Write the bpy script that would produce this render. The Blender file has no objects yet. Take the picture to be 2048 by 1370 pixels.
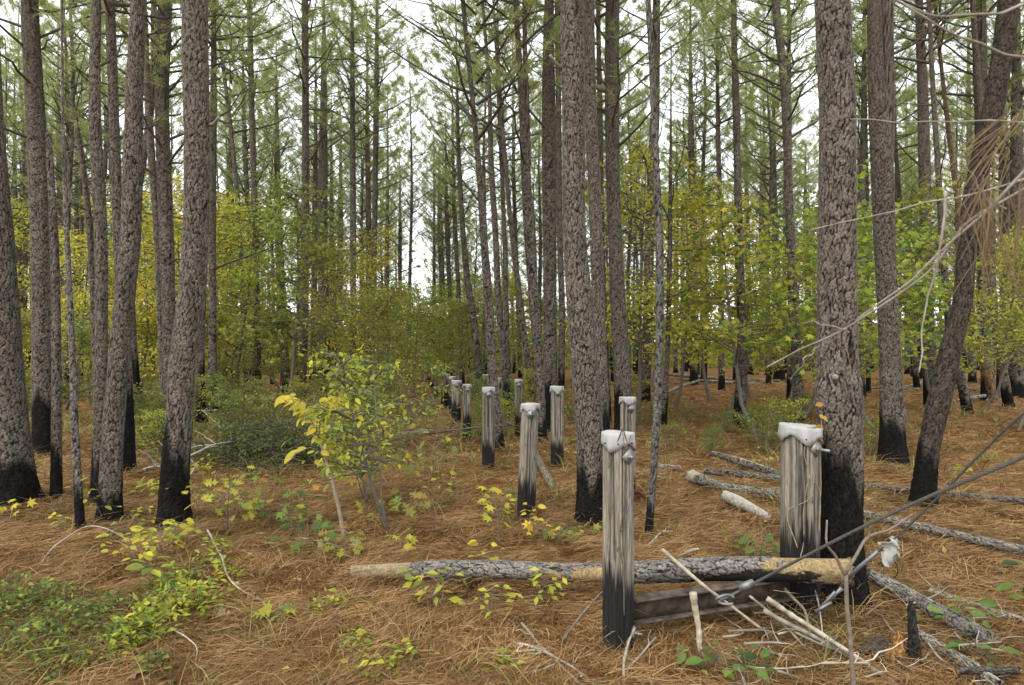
import bpy, math, random
import numpy as np
from mathutils import Vector, Matrix

# ------------------------------------------------------------------ camera, sky, sun, exposure
SC = bpy.context.scene
COL = SC.collection
CAM_H, FPX, HZ = 1.8, 1365.0, 700.0          # eye height (m), focal length and horizon in photo pixels (2048 wide)
cd = bpy.data.cameras.new('camera')
cam = bpy.data.objects.new('camera', cd); COL.objects.link(cam)
cd.sensor_width = 36.0; cd.lens = FPX / 2048 * 36.0
cd.shift_y = (HZ - 685.0) / 2048.0
cd.clip_start = 0.05; cd.clip_end = 2000
cd.dof.use_dof = True; cd.dof.focus_distance = 6.5; cd.dof.aperture_fstop = 5.6
cam.location = (0, 0, CAM_H); cam.rotation_euler = (math.pi / 2, 0, 0)
SC.camera = cam

SUN_EL, SUN_AZ = 50.0, 215.0                  # degrees; azimuth from +Y clockwise: behind the camera, to the left
w = bpy.data.worlds.new('World'); SC.world = w; w.use_nodes = True
nt = w.node_tree; nt.nodes.clear()
sky = nt.nodes.new('ShaderNodeTexSky'); sky.sky_type = 'NISHITA'; sky.sun_disc = False
sky.sun_elevation = math.radians(SUN_EL); sky.sun_rotation = math.radians(SUN_AZ)
sky.air_density = 1.0; sky.dust_density = 4.0
mixw = nt.nodes.new('ShaderNodeMix'); mixw.data_type = 'RGBA'
mixw.inputs[0].default_value = 0.9            # closed cloud deck: nearly even, nearly neutral
mixw.inputs[7].default_value = (10.2, 10.6, 10.9, 1)
bg = nt.nodes.new('ShaderNodeBackground'); bg.inputs[1].default_value = 0.12
wo = nt.nodes.new('ShaderNodeOutputWorld')
nt.links.new(sky.outputs[0], mixw.inputs[6]); nt.links.new(mixw.outputs[2], bg.inputs[0]); nt.links.new(bg.outputs[0], wo.inputs[0])

sd = bpy.data.lights.new('sun', 'SUN'); sd.energy = 1.3; sd.angle = math.radians(35); sd.color = (1, .965, .91)
sun = bpy.data.objects.new('sun', sd); COL.objects.link(sun)
_a, _e = math.radians(SUN_AZ), math.radians(SUN_EL)
sun.rotation_euler = Vector((math.sin(_a) * math.cos(_e), math.cos(_a) * math.cos(_e), math.sin(_e))).to_track_quat('Z', 'Y').to_euler()

SC.view_settings.view_transform = 'Standard'; SC.view_settings.look = 'None'
SC.view_settings.exposure = 0.82; SC.view_settings.gamma = 1.0; SC.view_settings.use_curve_mapping = False
SC.render.engine = 'CYCLES'
SC.cycles.use_denoising = True; SC.cycles.denoiser = 'OPENIMAGEDENOISE'
SC.cycles.max_bounces = 6; SC.cycles.diffuse_bounces = 4; SC.cycles.transmission_bounces = 4
SC.cycles.use_adaptive_sampling = False

R = np.random.default_rng(7)

# ------------------------------------------------------------------ materials
def new_mat(name):
    m = bpy.data.materials.new(name); m.use_nodes = True
    t = m.node_tree; t.nodes.clear()
    o = t.nodes.new('ShaderNodeOutputMaterial')
    return m, t, o
def nd(t, typ, **k):
    n = t.nodes.new(typ)
    for a, b in k.items(): setattr(n, a, b)
    return n
def attr_col(t):
    a = nd(t, 'ShaderNodeAttribute'); a.attribute_name = 'Col'
    oi = nd(t, 'ShaderNodeObjectInfo')
    mx = nd(t, 'ShaderNodeMix', data_type='RGBA', blend_type='MULTIPLY'); mx.inputs[0].default_value = 1
    t.links.new(a.outputs['Color'], mx.inputs[6]); t.links.new(oi.outputs['Color'], mx.inputs[7])
    return mx.outputs[2]
def mat_surface(name, rough=.85, bump_scale=60, bump=.25, stretch=(1, 1, 1), var=.35, metal=0, spec=.3, vscale=None, bdist=.004):
    """vertex colour x object colour, broken up by noise, with fine noise relief"""
    m, t, o = new_mat(name)
    c = attr_col(t)
    tc = nd(t, 'ShaderNodeTexCoord'); mp = nd(t, 'ShaderNodeMapping'); mp.inputs['Scale'].default_value = stretch
    t.links.new(tc.outputs['Object'], mp.inputs[0])
    n1 = nd(t, 'ShaderNodeTexNoise'); n1.inputs['Scale'].default_value = vscale or bump_scale * .35; n1.inputs['Detail'].default_value = 6
    n2 = nd(t, 'ShaderNodeTexNoise'); n2.inputs['Scale'].default_value = bump_scale; n2.inputs['Detail'].default_value = 4
    t.links.new(mp.outputs[0], n1.inputs[0]); t.links.new(mp.outputs[0], n2.inputs[0])
    mr = nd(t, 'ShaderNodeMapRange'); mr.inputs[1].default_value = .25; mr.inputs[2].default_value = .75
    mr.inputs[3].default_value = 1 - var; mr.inputs[4].default_value = 1 + var
    t.links.new(n1.outputs[0], mr.inputs[0])
    mx = nd(t, 'ShaderNodeMix', data_type='RGBA', blend_type='MULTIPLY'); mx.inputs[0].default_value = 1
    t.links.new(c, mx.inputs[6]); t.links.new(mr.outputs[0], mx.inputs[7])
    p = nd(t, 'ShaderNodeBsdfPrincipled'); p.inputs['Roughness'].default_value = rough
    p.inputs['Metallic'].default_value = metal; p.inputs['Specular IOR Level'].default_value = spec
    t.links.new(mx.outputs[2], p.inputs['Base Color'])
    b = nd(t, 'ShaderNodeBump'); b.inputs['Strength'].default_value = bump; b.inputs['Distance'].default_value = bdist
    t.links.new(n2.outputs[0], b.inputs['Height']); t.links.new(b.outputs[0], p.inputs['Normal'])
    t.links.new(p.outputs[0], o.inputs[0])
    return m
def mat_leaf(name, trans=.45, rough=.45, spec=.3, blotch=False):
    m, t, o = new_mat(name)
    c = attr_col(t)
    if blotch:                                                    # brown blotches and uneven green
        tc = nd(t, 'ShaderNodeNewGeometry'); nz = nd(t, 'ShaderNodeTexNoise'); nz.inputs['Scale'].default_value = 38; nz.inputs['Detail'].default_value = 3
        t.links.new(tc.outputs['Position'], nz.inputs[0]); mr = nd(t, 'ShaderNodeMapRange'); mr.inputs[1].default_value = .5; mr.inputs[2].default_value = .78; mr.inputs[4].default_value = .45
        t.links.new(nz.outputs[0], mr.inputs[0]); mb = nd(t, 'ShaderNodeMix', data_type='RGBA', blend_type='MULTIPLY'); mb.inputs[7].default_value = (.62, .42, .35, 1)
        t.links.new(mr.outputs[0], mb.inputs[0]); t.links.new(c, mb.inputs[6]); c = mb.outputs[2]
    p = nd(t, 'ShaderNodeBsdfPrincipled'); p.inputs['Roughness'].default_value = rough; p.inputs['Specular IOR Level'].default_value = spec
    tr = nd(t, 'ShaderNodeBsdfTranslucent'); ms = nd(t, 'ShaderNodeMixShader'); ms.inputs[0].default_value = trans
    t.links.new(c, p.inputs['Base Color']); t.links.new(c, tr.inputs[0])
    t.links.new(p.outputs[0], ms.inputs[1]); t.links.new(tr.outputs[0], ms.inputs[2]); t.links.new(ms.outputs[0], o.inputs[0])
    return m
M_BARK = mat_surface('bark', .95, 110, .7, (1, 1, .5), .5, vscale=70, spec=.12)
M_TWIG = mat_surface('twig_bark', .85, 70, .3, (1, 1, 1), .35)
M_POST = mat_surface('weathered_wood', .9, 150, .8, (1, 1, .11), .5, vscale=95)
M_WOOD = mat_surface('bare_wood', .75, 60, .35, (1, 1, 1), .3)
M_CAP = mat_surface('white_coated_sheet', .5, 14, .3, (1, 1, 1), .06, spec=.4)
M_ZINC = mat_surface('galvanised_steel', .5, 60, .2, (1, 1, 1), .2, metal=.6, spec=.5)
M_RUST = mat_surface('rusted_steel', .85, 45, .7, (1, 1, 1), .75, metal=.1, vscale=14, spec=.2)
M_STRAW = mat_leaf('pine_straw', .12, .8, .08)
M_LEAF = mat_leaf('leaf', .5, .5, .3, True)
M_NEEDLE = mat_leaf('pine_needle', .6, .45)
M_SCRAP = mat_surface('dirty_plastic', .6, 30, .2, (1, 1, 1), .3)

def mat_ground():
    m, t, o = new_mat('forest_floor')
    tc = nd(t, 'ShaderNodeTexCoord')
    def noise(s, d=6):
        n = nd(t, 'ShaderNodeTexNoise'); n.inputs['Scale'].default_value = s; n.inputs['Detail'].default_value = d
        t.links.new(tc.outputs['Object'], n.inputs[0]); return n
    a = noise(14, 8); r = nd(t, 'ShaderNodeValToRGB')
    e = r.color_ramp.elements
    e[0].position = .3; e[0].color = (.060, .030, .012, 1); e[1].position = .72; e[1].color = (.33, .175, .065, 1)
    k = e.new(.5); k.color = (.19, .092, .031, 1)
    t.links.new(a.outputs[0], r.inputs[0])
    b = noise(.55, 4); mr = nd(t, 'ShaderNodeMapRange'); mr.inputs[1].default_value = .52; mr.inputs[2].default_value = .7
    t.links.new(b.outputs[0], mr.inputs[0])
    mx = nd(t, 'ShaderNodeMix', data_type='RGBA'); mx.inputs[7].default_value = (.075, .060, .022, 1)
    ml = nd(t, 'ShaderNodeMath', operation='MULTIPLY'); ml.inputs[1].default_value = .6
    t.links.new(mr.outputs[0], ml.inputs[0]); t.links.new(ml.outputs[0], mx.inputs[0]); t.links.new(r.outputs[0], mx.inputs[6])
    p = nd(t, 'ShaderNodeBsdfPrincipled'); p.inputs['Roughness'].default_value = .95; p.inputs['Specular IOR Level'].default_value = .1
    t.links.new(mx.outputs[2], p.inputs['Base Color'])
    c = noise(60, 6); bp = nd(t, 'ShaderNodeBump'); bp.inputs['Strength'].default_value = .8; bp.inputs['Distance'].default_value = .02
    t.links.new(c.outputs[0], bp.inputs['Height']); t.links.new(bp.outputs[0], p.inputs['Normal'])
    t.links.new(p.outputs[0], o.inputs[0]); return m
M_GROUND = mat_ground()

# ------------------------------------------------------------------ geometry helpers
_waves = [(R.uniform(-1, 1, 2) * f, R.uniform(0, 6.28), a) for f, a in
          [(.5, .03), (.8, .03), (1.3, .02), (2.2, .016), (3.5, .012), (5, .010), (7, .008), (11, .007), (15, .006), (20, .005)]]
def sstep(x, a, b):
    t = np.clip((x - a) / (b - a), 0, 1); return t * t * (3 - 2 * t)
def gh(x, y):
    """height of the forest floor; it dips gently along the post rows"""
    x = np.asarray(x, float); y = np.asarray(y, float)
    z = np.zeros(np.broadcast(x, y).shape)
    for k, ph, a in _waves: z = z + a * np.sin(k[0] * x + k[1] * y + ph)
    q = x / np.maximum(y, 1.0)
    z = z - .5 * sstep(y, 14, 40) * sstep(.18 - q, 0, .3)
    return z
def U(px, py, d):
    return np.array([(px - 1024) / FPX * d, d, CAM_H - (py - HZ) / FPX * d])
def G(px, py):
    """the floor point seen at a photo pixel"""
    d = CAM_H * FPX / max(py - HZ, 6)
    for _ in range(30):
        d = .5 * d + .5 * (CAM_H - float(gh((px - 1024) / FPX * d, d))) * FPX / max(py - HZ, 6)
    x = (px - 1024) / FPX * d
    return np.array([x, d, float(gh(x, d))])
def mesh(name, V, quads=None, tris=None, mat=None, col=None, smooth=True):
    V = np.asarray(V, np.float32); me = bpy.data.meshes.new(name)
    loops, starts, n = [], [], 0
    for F, k in ((quads, 4), (tris, 3)):
        if F is not None and len(F):
            F = np.asarray(F, np.int32); loops.append(F.ravel()); starts.append(n + np.arange(len(F)) * k); n += F.size
    L = np.concatenate(loops); S = np.concatenate(starts).astype(np.int32)
    me.vertices.add(len(V)); me.vertices.foreach_set('co', V.ravel())
    me.loops.add(len(L)); me.loops.foreach_set('vertex_index', L)
    me.polygons.add(len(S)); me.polygons.foreach_set('loop_start', S)
    if smooth: me.polygons.foreach_set('use_smooth', np.ones(len(S), bool))
    ca = me.attributes.new('Col', 'FLOAT_COLOR', 'POINT')
    c = np.ones((len(V), 4), np.float32); c[:, :3] = (1, 1, 1) if col is None else col
    ca.data.foreach_set('color', c.ravel())
    if mat: me.materials.append(mat)
    me.update(calc_edges=True)
    return me
def obj(name, me, parent=None, loc=(0, 0, 0), **props):
    o = bpy.data.objects.new(name, me); COL.objects.link(o); o.location = loc
    if parent: o.parent = parent
    for k, v in props.items(): o[k] = v
    return o
def thing(name, loc, label, cat, group=None, me=None):
    o = obj(name, me, None, tuple(loc), label=label, category=cat)
    if group: o['group'] = group
    return o
def copy_tree(o, parent=None):
    c = o.copy(); COL.objects.link(c)
    if parent: c.parent = parent
    for ch in list(o.children): copy_tree(ch, c)
    return c
class MB:
    """collects tubes, leaves and boxes for one mesh"""
    def __init__(s): s.V, s.Q, s.T, s.C, s.n = [], [], [], [], 0
    def add(s, V, Q=None, T=None, C=(1, 1, 1)):
        V = np.asarray(V, float); s.V.append(V)
        if Q is not None and len(Q): s.Q.append(np.asarray(Q) + s.n)
        if T is not None and len(T): s.T.append(np.asarray(T) + s.n)
        s.C.append(np.broadcast_to(np.asarray(C, float), (len(V), 3))); s.n += len(V); return s
    def me(s, name, mat, smooth=True, off=(0, 0, 0)):
        return mesh(name, np.concatenate(s.V) - np.asarray(off), np.concatenate(s.Q) if s.Q else None,
                    np.concatenate(s.T) if s.T else None, mat, np.concatenate(s.C), smooth)
    def tube(s, P, r, n=5, C=(1, 1, 1), cap=True):
        V, Q, T = tube(P, r, n, cap); return s.add(V, Q, T, C)
    def box(s, x0, x1, y0, y1, z0, z1, C=(1, 1, 1)):
        V = [(x, y, z) for z in (z0, z1) for y in (y0, y1) for x in (x0, x1)]
        return s.add(V, [(0, 2, 3, 1), (4, 5, 7, 6), (0, 1, 5, 4), (2, 6, 7, 3), (0, 4, 6, 2), (1, 3, 7, 5)], None, C)
def frames(P):
    P = np.asarray(P, float); T = np.gradient(P, axis=0); T /= np.linalg.norm(T, axis=1)[:, None] + 1e-12
    ref = np.array([1., 0, 0]) if abs(T[:, 0]).mean() < .75 else np.array([0, 0, 1.])
    N = ref - (T @ ref)[:, None] * T; N /= np.linalg.norm(N, axis=1)[:, None]
    return T, N, np.cross(T, N)
def tube(P, r, n=5, cap=True):
    P = np.asarray(P, float); r = np.broadcast_to(np.asarray(r, float), (len(P),))
    T, N, B = frames(P); a = np.arange(n) * 2 * np.pi / n
    V = P[:, None] + r[:, None, None] * (np.cos(a)[None, :, None] * N[:, None] + np.sin(a)[None, :, None] * B[:, None])
    m = len(P); i = np.arange(m - 1)[:, None] * n; j = np.arange(n)[None]; k = (j + 1) % n
    Q = np.stack([i + j, i + k, i + n + k, i + n + j], -1).reshape(-1, 4)
    V = V.reshape(-1, 3); T3 = None
    if cap:
        V = np.vstack([V, P[0], P[-1]]); b = m * n
        jj, kk = np.arange(n), (np.arange(n) + 1) % n
        T3 = np.vstack([np.stack([kk, jj, np.full(n, b)], -1), np.stack([jj + b - n, kk + b - n, np.full(n, b + 1)], -1)])
    return V, Q, T3
def spline(P, n):
    """smooth resampling of a polyline (columns can be anything)"""
    P = np.asarray(P, float)
    if len(P) == 2:
        t = np.linspace(0, 1, n)[:, None]; return P[0] * (1 - t) + P[1] * t
    s = np.r_[0, np.cumsum(np.linalg.norm(np.diff(P[:, :3], axis=0), axis=1))]
    m = np.gradient(P, s, axis=0); t = np.linspace(0, s[-1], n)
    i = np.clip(np.searchsorted(s, t, 'right') - 1, 0, len(s) - 2); h = (s[i + 1] - s[i]); u = ((t - s[i]) / h)[:, None]; h = h[:, None]
    return (2*u**3 - 3*u**2 + 1) * P[i] + (u**3 - 2*u**2 + u) * h * m[i] + (-2*u**3 + 3*u**2) * P[i+1] + (u**3 - u**2) * h * m[i+1]
def wob(n, amp, seed):
    g = np.random.default_rng(seed); k = max(3, n // 4)
    c = np.cumsum(g.normal(0, 1, (k, 3)), 0); c -= np.linspace(0, 1, k)[:, None] * c[-1]
    return amp * np.stack([np.interp(np.linspace(0, k - 1, n), np.arange(k), c[:, a]) for a in range(3)], -1)

def bark_tube(P, rad, nseg, seed, cw=.035, ch=.075, amp=.009, char=0.0, plate=(.124, .105, .086), crev=(.010, .0075, .006),
              flare=0.0, peel=None, vertical=True, tint=.30):
    """tube along P with a scaly plate bark: each plate stands proud of a dark furrow; char = height of the burnt base"""
    g = np.random.default_rng(seed)
    P = np.asarray(P, float); m = len(P)
    T, N, B = frames(P)
    if vertical: N = np.tile([1., 0, 0], (m, 1)); B = np.tile([0, 1., 0], (m, 1))
    s = np.r_[0, np.cumsum(np.linalg.norm(np.diff(P, axis=0), axis=1))]
    th = np.arange(nseg) * 2 * np.pi / nseg
    TH, S = np.meshgrid(th, s); RAD = np.asarray(rad)[:, None] * np.ones_like(TH)
    NC = max(6, int(round(2 * np.pi * np.mean(rad[:max(2, m // 2)]) / cw)))
    wz = sum(np.sin(TH * k + g.uniform(0, 6.28) + S * g.uniform(2, 7)) * .22 / k for k in (1, 2, 3, 5, 8))
    wu = sum(np.sin(S * k + g.uniform(0, 6.28) + TH * int(g.integers(1, 4))) * .25 for k in (9, 23))
    fz = sum(np.sin(TH * int(g.integers(5, 30)) * int(q) + S * g.uniform(-1, 1) * 90 * q + g.uniform(0, 6.28)) for q in (1, 1, 1.0, 2, 2, 3)) / 2.6
    cu = TH / (2 * np.pi) * NC + wu + .10 * fz; cv = S / ch + wz * 1.5 + .06 * fz
    def cells(cu, cv, NC, asp):
        iu, iv = np.floor(cu).astype(int), np.floor(cv).astype(int)
        tab = g.random((64, NC, 4)); F1 = np.full(TH.shape, 9.); F2 = F1.copy(); ID = np.zeros(TH.shape); LV = ID.copy()
        for di in (-1, 0, 1):
            for dj in (-1, 0, 1):
                a, b = iu + di, iv + dj; t4 = tab[b % 64, a % NC]
                du = a + .02 + .96 * t4[..., 0] - cu; dv = (b + .02 + .96 * t4[..., 1] - cv) * asp
                d = .5 * np.sqrt(du * du + dv * dv) + .5 * np.maximum(np.abs(du), np.abs(dv) * .9 + .35 * np.abs(du)); d = d * (.8 + .4 * t4[..., 3])
                nearer = d < F1
                F2 = np.where(nearer, F1, np.minimum(F2, d)); F1 = np.where(nearer, d, F1)
                ID = np.where(nearer, t4[..., 2], ID); LV = np.where(nearer, dv, LV)
        return F2 - F1, ID, LV, iu, iv
    asp = min(2.4, ch / cw) * .40
    E, ID, LV, iu, iv = cells(cu, cv, NC, asp)
    E2, ID2, LV2, _, _ = cells(cu * 2 + .5 * np.sin(cv * 1.7), cv * 1.6 + .3 * np.sin(cu * 2 * np.pi / NC * 3), NC * 2, asp * 1.2)
    E = np.minimum(E, E2 * 1.1 + .05 + .35 * (ID > .45)); ID = .6 * ID + .4 * ID2; LV = LV * .6 + LV2 * .4
    tilt_u = g.normal(0, .5, (64, NC)); pl = sstep(E + fz * .04, .02, .16)
    lay = LV * 3.2 + ID * 7 + .6 * np.sin(cu * 4 + ID * 9) + .35 * fz; flake = (lay - np.floor(lay)) ** 2 * 1.6 - .6   # overlapping scales, each lower lip lifted
    disp = amp * (pl * (.45 + .75 * ID + .28 * flake) + .10 * fz * pl) - amp * .55
    edge = sstep(E, .10, .2) * (1 - sstep(E, .2, .42))            # worn pale rims of the flakes
    tone = (1 - tint + 2 * tint * ID) * (.70 + .10 * fz + .42 * (flake + .6)) * (1 + .16 * wz) * (1 + .18 * edge)
    colr = np.asarray(crev) + (np.asarray(plate) * tone[..., None] - np.asarray(crev)) * pl[..., None]
    red = g.random((64, NC))[iv % 64, iu % NC]
    colr = colr * (1 + .08 * (red[..., None] - .5) * np.array([1, .1, -.7]))
    colr = np.maximum(colr, .006)
    if peel:
        for (p0, p1, a0, aw, ca) in peel:
            x = (S / s[-1] - p0) / (p1 - p0); e = np.abs((TH - a0 + np.pi) % (2 * np.pi) - np.pi) / aw
            msk = sstep(1.1 - np.maximum(np.abs(x - .5) * 2, e) + .45 * wz + .7 * (ID - .5) + .1 * fz, 0, .12)
            disp = disp * (1 - msk) - amp * .8 * msk
            colr = colr * (1 - msk[..., None]) + np.asarray(ca) * (.62 + .2 * g.random(TH.shape) + .25 * ID + .22 * wz)[..., None] * msk[..., None]
    if char > 0:
        ph = g.uniform(0, 6.28); hi = char * (1.30 + .34 * np.sin(TH + ph) + .12 * np.sin(2 * TH + ph * 2) + .10 * np.sin(5 * TH + ph) + .25 * (ID - .5))
        k = sstep(hi - S, -.10 * char - .02, .22 * char + .03) * .985
        k = np.minimum(k, .86 + .13 * np.clip(ID * 1.6, 0, 1))
        colr = colr * (1 - k[..., None]) + np.array([.006, .0056, .0053]) * k[..., None]
    if flare:
        RAD = RAD * (1 + flare * np.exp(-S / .16) * (1 + .45 * np.sin(TH * 3 + g.uniform(0, 6)) + .25 * np.sin(TH * 5 + g.uniform(0, 6))))
    RAD = RAD * (1 + .035 * np.sin(2 * TH + g.uniform(0, 6) + S * .8) + .02 * np.sin(3 * TH + S * 2.1)) + disp
    V = P[:, None] + RAD[..., None] * (np.cos(TH)[..., None] * N[:, None] + np.sin(TH)[..., None] * B[:, None])
    i = np.arange(m - 1)[:, None] * nseg; j = np.arange(nseg)[None]; kk = (j + 1) % nseg
    Q = np.stack([i + j, i + kk, i + nseg + kk, i + nseg + j], -1).reshape(-1, 4)
    V = np.vstack([V.reshape(-1, 3), P[0], P[-1]]); b = m * nseg; jj = np.arange(nseg); k2 = (jj + 1) % nseg
    T3 = np.vstack([np.stack([k2, jj, np.full(nseg, b)], -1), np.stack([jj + b - nseg, k2 + b - nseg, np.full(nseg, b + 1)], -1)])
    endc = np.array([[.34, .25, .14]] * 2)
    return V, Q, T3, np.vstack([colr.reshape(-1, 3), endc])

# leaves: outline templates, y along the leaf, tip at y = 1
def _fan(per, mid):
    V = np.array([mid] + per, float); n = len(per)
    return V, np.array([(0, 1 + i, 1 + (i + 1) % n) for i in range(n)])
LEAF = {
    'ovate': _fan([(0, 0, 0), (.2, .2, .05), (.27, .5, .07), (.16, .8, .03), (0, 1, -.08), (-.16, .8, .03), (-.27, .5, .07), (-.2, .2, .05)], (0, .5, -.03)),
    'small': _fan([(0, 0, 0), (.26, .45, .06), (0, 1, -.05), (-.26, .45, .06)], (0, .45, -.03)),
    'flat': (np.array([(0, 0, 0), (.3, .5, .06), (0, 1, -.04), (-.3, .5, .06)], float), np.array([(0, 1, 2), (0, 2, 3)])),
    'star': _fan([(0, 0, 0), (.22, .12, 0), (.62, .12, -.06), (.32, .34, .03), (.58, .72, -.05), (.17, .60, .04), (0, 1.05, -.08),
                  (-.17, .60, .04), (-.58, .72, -.05), (-.32, .34, .03), (-.62, .12, -.06), (-.22, .12, 0)], (0, .36, 0)),
    'oak': _fan([(0, 0, 0), (.07, .18, 0), (.24, .28, .05), (.10, .40, .02), (.34, .55, .05), (.15, .64, .02), (.30, .80, .03), (.10, .84, 0), (0, 1, -.07),
                 (-.10, .84, 0), (-.30, .80, .03), (-.15, .64, .02), (-.34, .55, .05), (-.10, .40, .02), (-.24, .28, .05), (-.07, .18, 0)], (0, .52, -.02)),
}
def leaves(kind, P, D, Nn, S, C):
    """n leaves: base points P, axes D, rough normals Nn, sizes S, colours C"""
    tv, tf = LEAF[kind]; n = len(P)
    D = D / (np.linalg.norm(D, axis=1)[:, None] + 1e-9)
    B = np.cross(D, Nn); B /= np.linalg.norm(B, axis=1)[:, None] + 1e-9
    N2 = np.cross(B, D)
    V = P[:, None] + np.asarray(S)[:, None, None] * (tv[None, :, 0:1] * B[:, None] + tv[None, :, 1:2] * D[:, None] + tv[None, :, 2:3] * N2[:, None])
    F = (np.arange(n)[:, None, None] * len(tv) + tf[None]).reshape(-1, 3)
    return V.reshape(-1, 3), F, np.repeat(C, len(tv), axis=0)
def pal(g, n, cols, var=.2):
    cols = np.asarray(cols, float); c = cols[g.integers(0, len(cols), n)]
    c2 = cols[g.integers(0, len(cols), n)]; t = g.random((n, 1)) * .5
    return (c * (1 - t) + c2 * t) * (1 + g.uniform(-var, var, (n, 1)))
YEL = [(.66, .53, .05), (.60, .50, .06), (.52, .46, .05)]
YGR = [(.42, .45, .06), (.48, .46, .06), (.31, .39, .05), (.55, .49, .06)]
GRN = [(.16, .25, .05), (.20, .29, .06), (.12, .19, .04)]
DGR = [(.055, .095, .028), (.08, .12, .03), (.10, .15, .04)]
OLV = [(.21, .24, .05), (.28, .29, .055), (.15, .185, .04), (.38, .35, .06)]
ORA = [(.50, .26, .05), (.42, .20, .05), (.55, .36, .06)]
NDL = [(.315, .36, .115), (.36, .40, .14), (.41, .445, .165), (.23, .28, .085)]
TWC = (.075, .06, .048)

# ------------------------------------------------------------------ the floor
def axis(fine0, fine1, step, out0, out1, g=1.12):
    a = list(np.arange(fine0, fine1, step)); d = step
    while a[-1] < out1: d *= g; a.append(a[-1] + d)
    d = step
    while a[0] > out0: d *= g; a.insert(0, a[0] - d)
    return np.array(a)
gx, gy = axis(-8, 8, .075, -600, 600), axis(2.6, 13, .07, -150, 900)
X, Y = np.meshgrid(gx, gy); Z = gh(X, Y)
n = len(gx); i = np.arange(len(gy) - 1)[:, None] * n; j = np.arange(n - 1)[None]
Q = np.stack([i + j, i + j + 1, i + n + j + 1, i + n + j], -1).reshape(-1, 4)
g_o = obj('ground', mesh('ground', np.stack([X, Y, Z], -1).reshape(-1, 3), Q, None, M_GROUND), kind='structure')

def straw(n, y0, y1, length, width, seed, lift, xy=None):
    g = np.random.default_rng(seed)
    y = np.sqrt(g.uniform(y0 * y0, y1 * y1, n)); x = g.uniform(-.86, .86, n) * y
    if xy is not None: x, y = xy
    # tufts lie in common directions that drift over the floor
    cs = .16 + .012 * y0; ci = np.floor((x + g.normal(0, .07, n)) / cs).astype(int) * 7919 + np.floor((y + g.normal(0, .07, n)) / cs).astype(int) * 104729
    tabA = g.uniform(0, 6.28, 4096); tabB = g.uniform(.72, 1.22, 4096); tabL = g.gamma(1.2, .006, 4096); ci = ci % 4096
    a = tabA[ci] + g.normal(0, 1.0, n)
    L = length * g.uniform(.5, 1.25, n); wd = width * g.uniform(.6, 1.3, n) * (.7 + .3 * y / y0)
    d = np.stack([np.cos(a), np.sin(a)], -1); nrm = np.stack([-d[:, 1], d[:, 0]], -1); bend = g.normal(0, .16, n)
    pts = []
    zb = g.gamma(1.3, lift, n) + tabL[ci]; tilt = g.normal(0, .09, n) * np.where(g.random(n) < .06, 3, 1)
    for t in (-.5, 0., .5):
        p = np.stack([x, y], -1) + d * (L * t)[:, None] + nrm * (L * bend * (t * t))[:, None]
        pts.append((p, gh(p[:, 0], p[:, 1]) + .006 + zb + np.abs(tilt) * L * (t + .5) + .03 * L * (1 - 4 * t * t)))
    V = np.zeros((n, 5, 3))
    for k, (q, wk) in enumerate(((0, 1), (0, -1), (1, 1), (1, -1))):
        p, z = pts[q]; V[:, k, :2] = p + nrm * (wd * .5 * wk)[:, None]; V[:, k, 2] = z + wk * wd * .2
    V[:, 4, :2] = pts[2][0]; V[:, 4, 2] = pts[2][1]
    b = np.arange(n)[:, None] * 5
    C = pal(g, n, [(.335, .190, .076), (.275, .147, .055), (.40, .255, .117), (.185, .096, .038), (.45, .32, .17), (.295, .160, .062), (.09, .049, .023)], .25)
    patch = tabB[ci] * (.95 + .07 * np.sin(x * .9 + y * .35 + 1) + .06 * np.sin(x * 2.1 - y * 1.3) + .06 * np.sin(y * 3.1 + x * 1.2))
    C = C * patch[:, None] * .9
    return V.reshape(-1, 3), b + np.array([[0, 1, 3, 2]]), b + np.array([[2, 3, 4]]), np.repeat(C, 5, axis=0)
sb = MB()
sb.add(*straw(240000, 3.0, 8.5, .17, .0025, 11, .010))
sb.add(*straw(110000, 8.0, 17, .22, .0055, 12, .010))
sb.add(*straw(40000, 16, 42, .34, .016, 13, .012))
obj('pine_straw', sb.me('pine_straw', M_STRAW), kind='stuff', label='orange brown pine needles covering the forest floor', category='pine straw')

# ------------------------------------------------------------------ pine crowns and trees
def limb(g, base, az, el, L, r0, n=6, up=.35, wig=.06):
    t = np.linspace(0, 1, n)[:, None]
    d = np.array([math.cos(az) * math.cos(el), math.sin(az) * math.cos(el), math.sin(el)])
    P = np.asarray(base) + d * L * t + np.array([0, 0, 1.]) * up * L * t * t + g.normal(0, wig * L, (n, 3)) * t * np.array([1, 1, .7])
    return P, r0 * (1 - .8 * t[:, 0])
def needles(g, P, D, n, L, wd, cols=NDL):
    m = len(P)
    d = D[:, None] * g.uniform(.2, 1.1, (m, n, 1)) + g.normal(0, .55, (m, n, 3)); d /= np.linalg.norm(d, axis=2)[..., None] + 1e-9
    d = d.reshape(-1, 3); b = np.repeat(P, n, 0) + g.normal(0, .02, (m * n, 3))
    ln = L * g.uniform(.6, 1.15, (m * n, 1)); s = np.cross(d, g.normal(0, 1, (m * n, 3))); s /= np.linalg.norm(s, axis=1)[:, None] + 1e-9
    tip = b + d * ln; tip[:, 2] -= ln[:, 0] * .15
    V = np.stack([b - s * wd / 2, b + s * wd / 2, tip], 1).reshape(-1, 3)
    c = np.repeat(pal(g, m, cols, .22), n * 3, 0)
    return V, np.arange(len(V)).reshape(-1, 3), c
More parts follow.
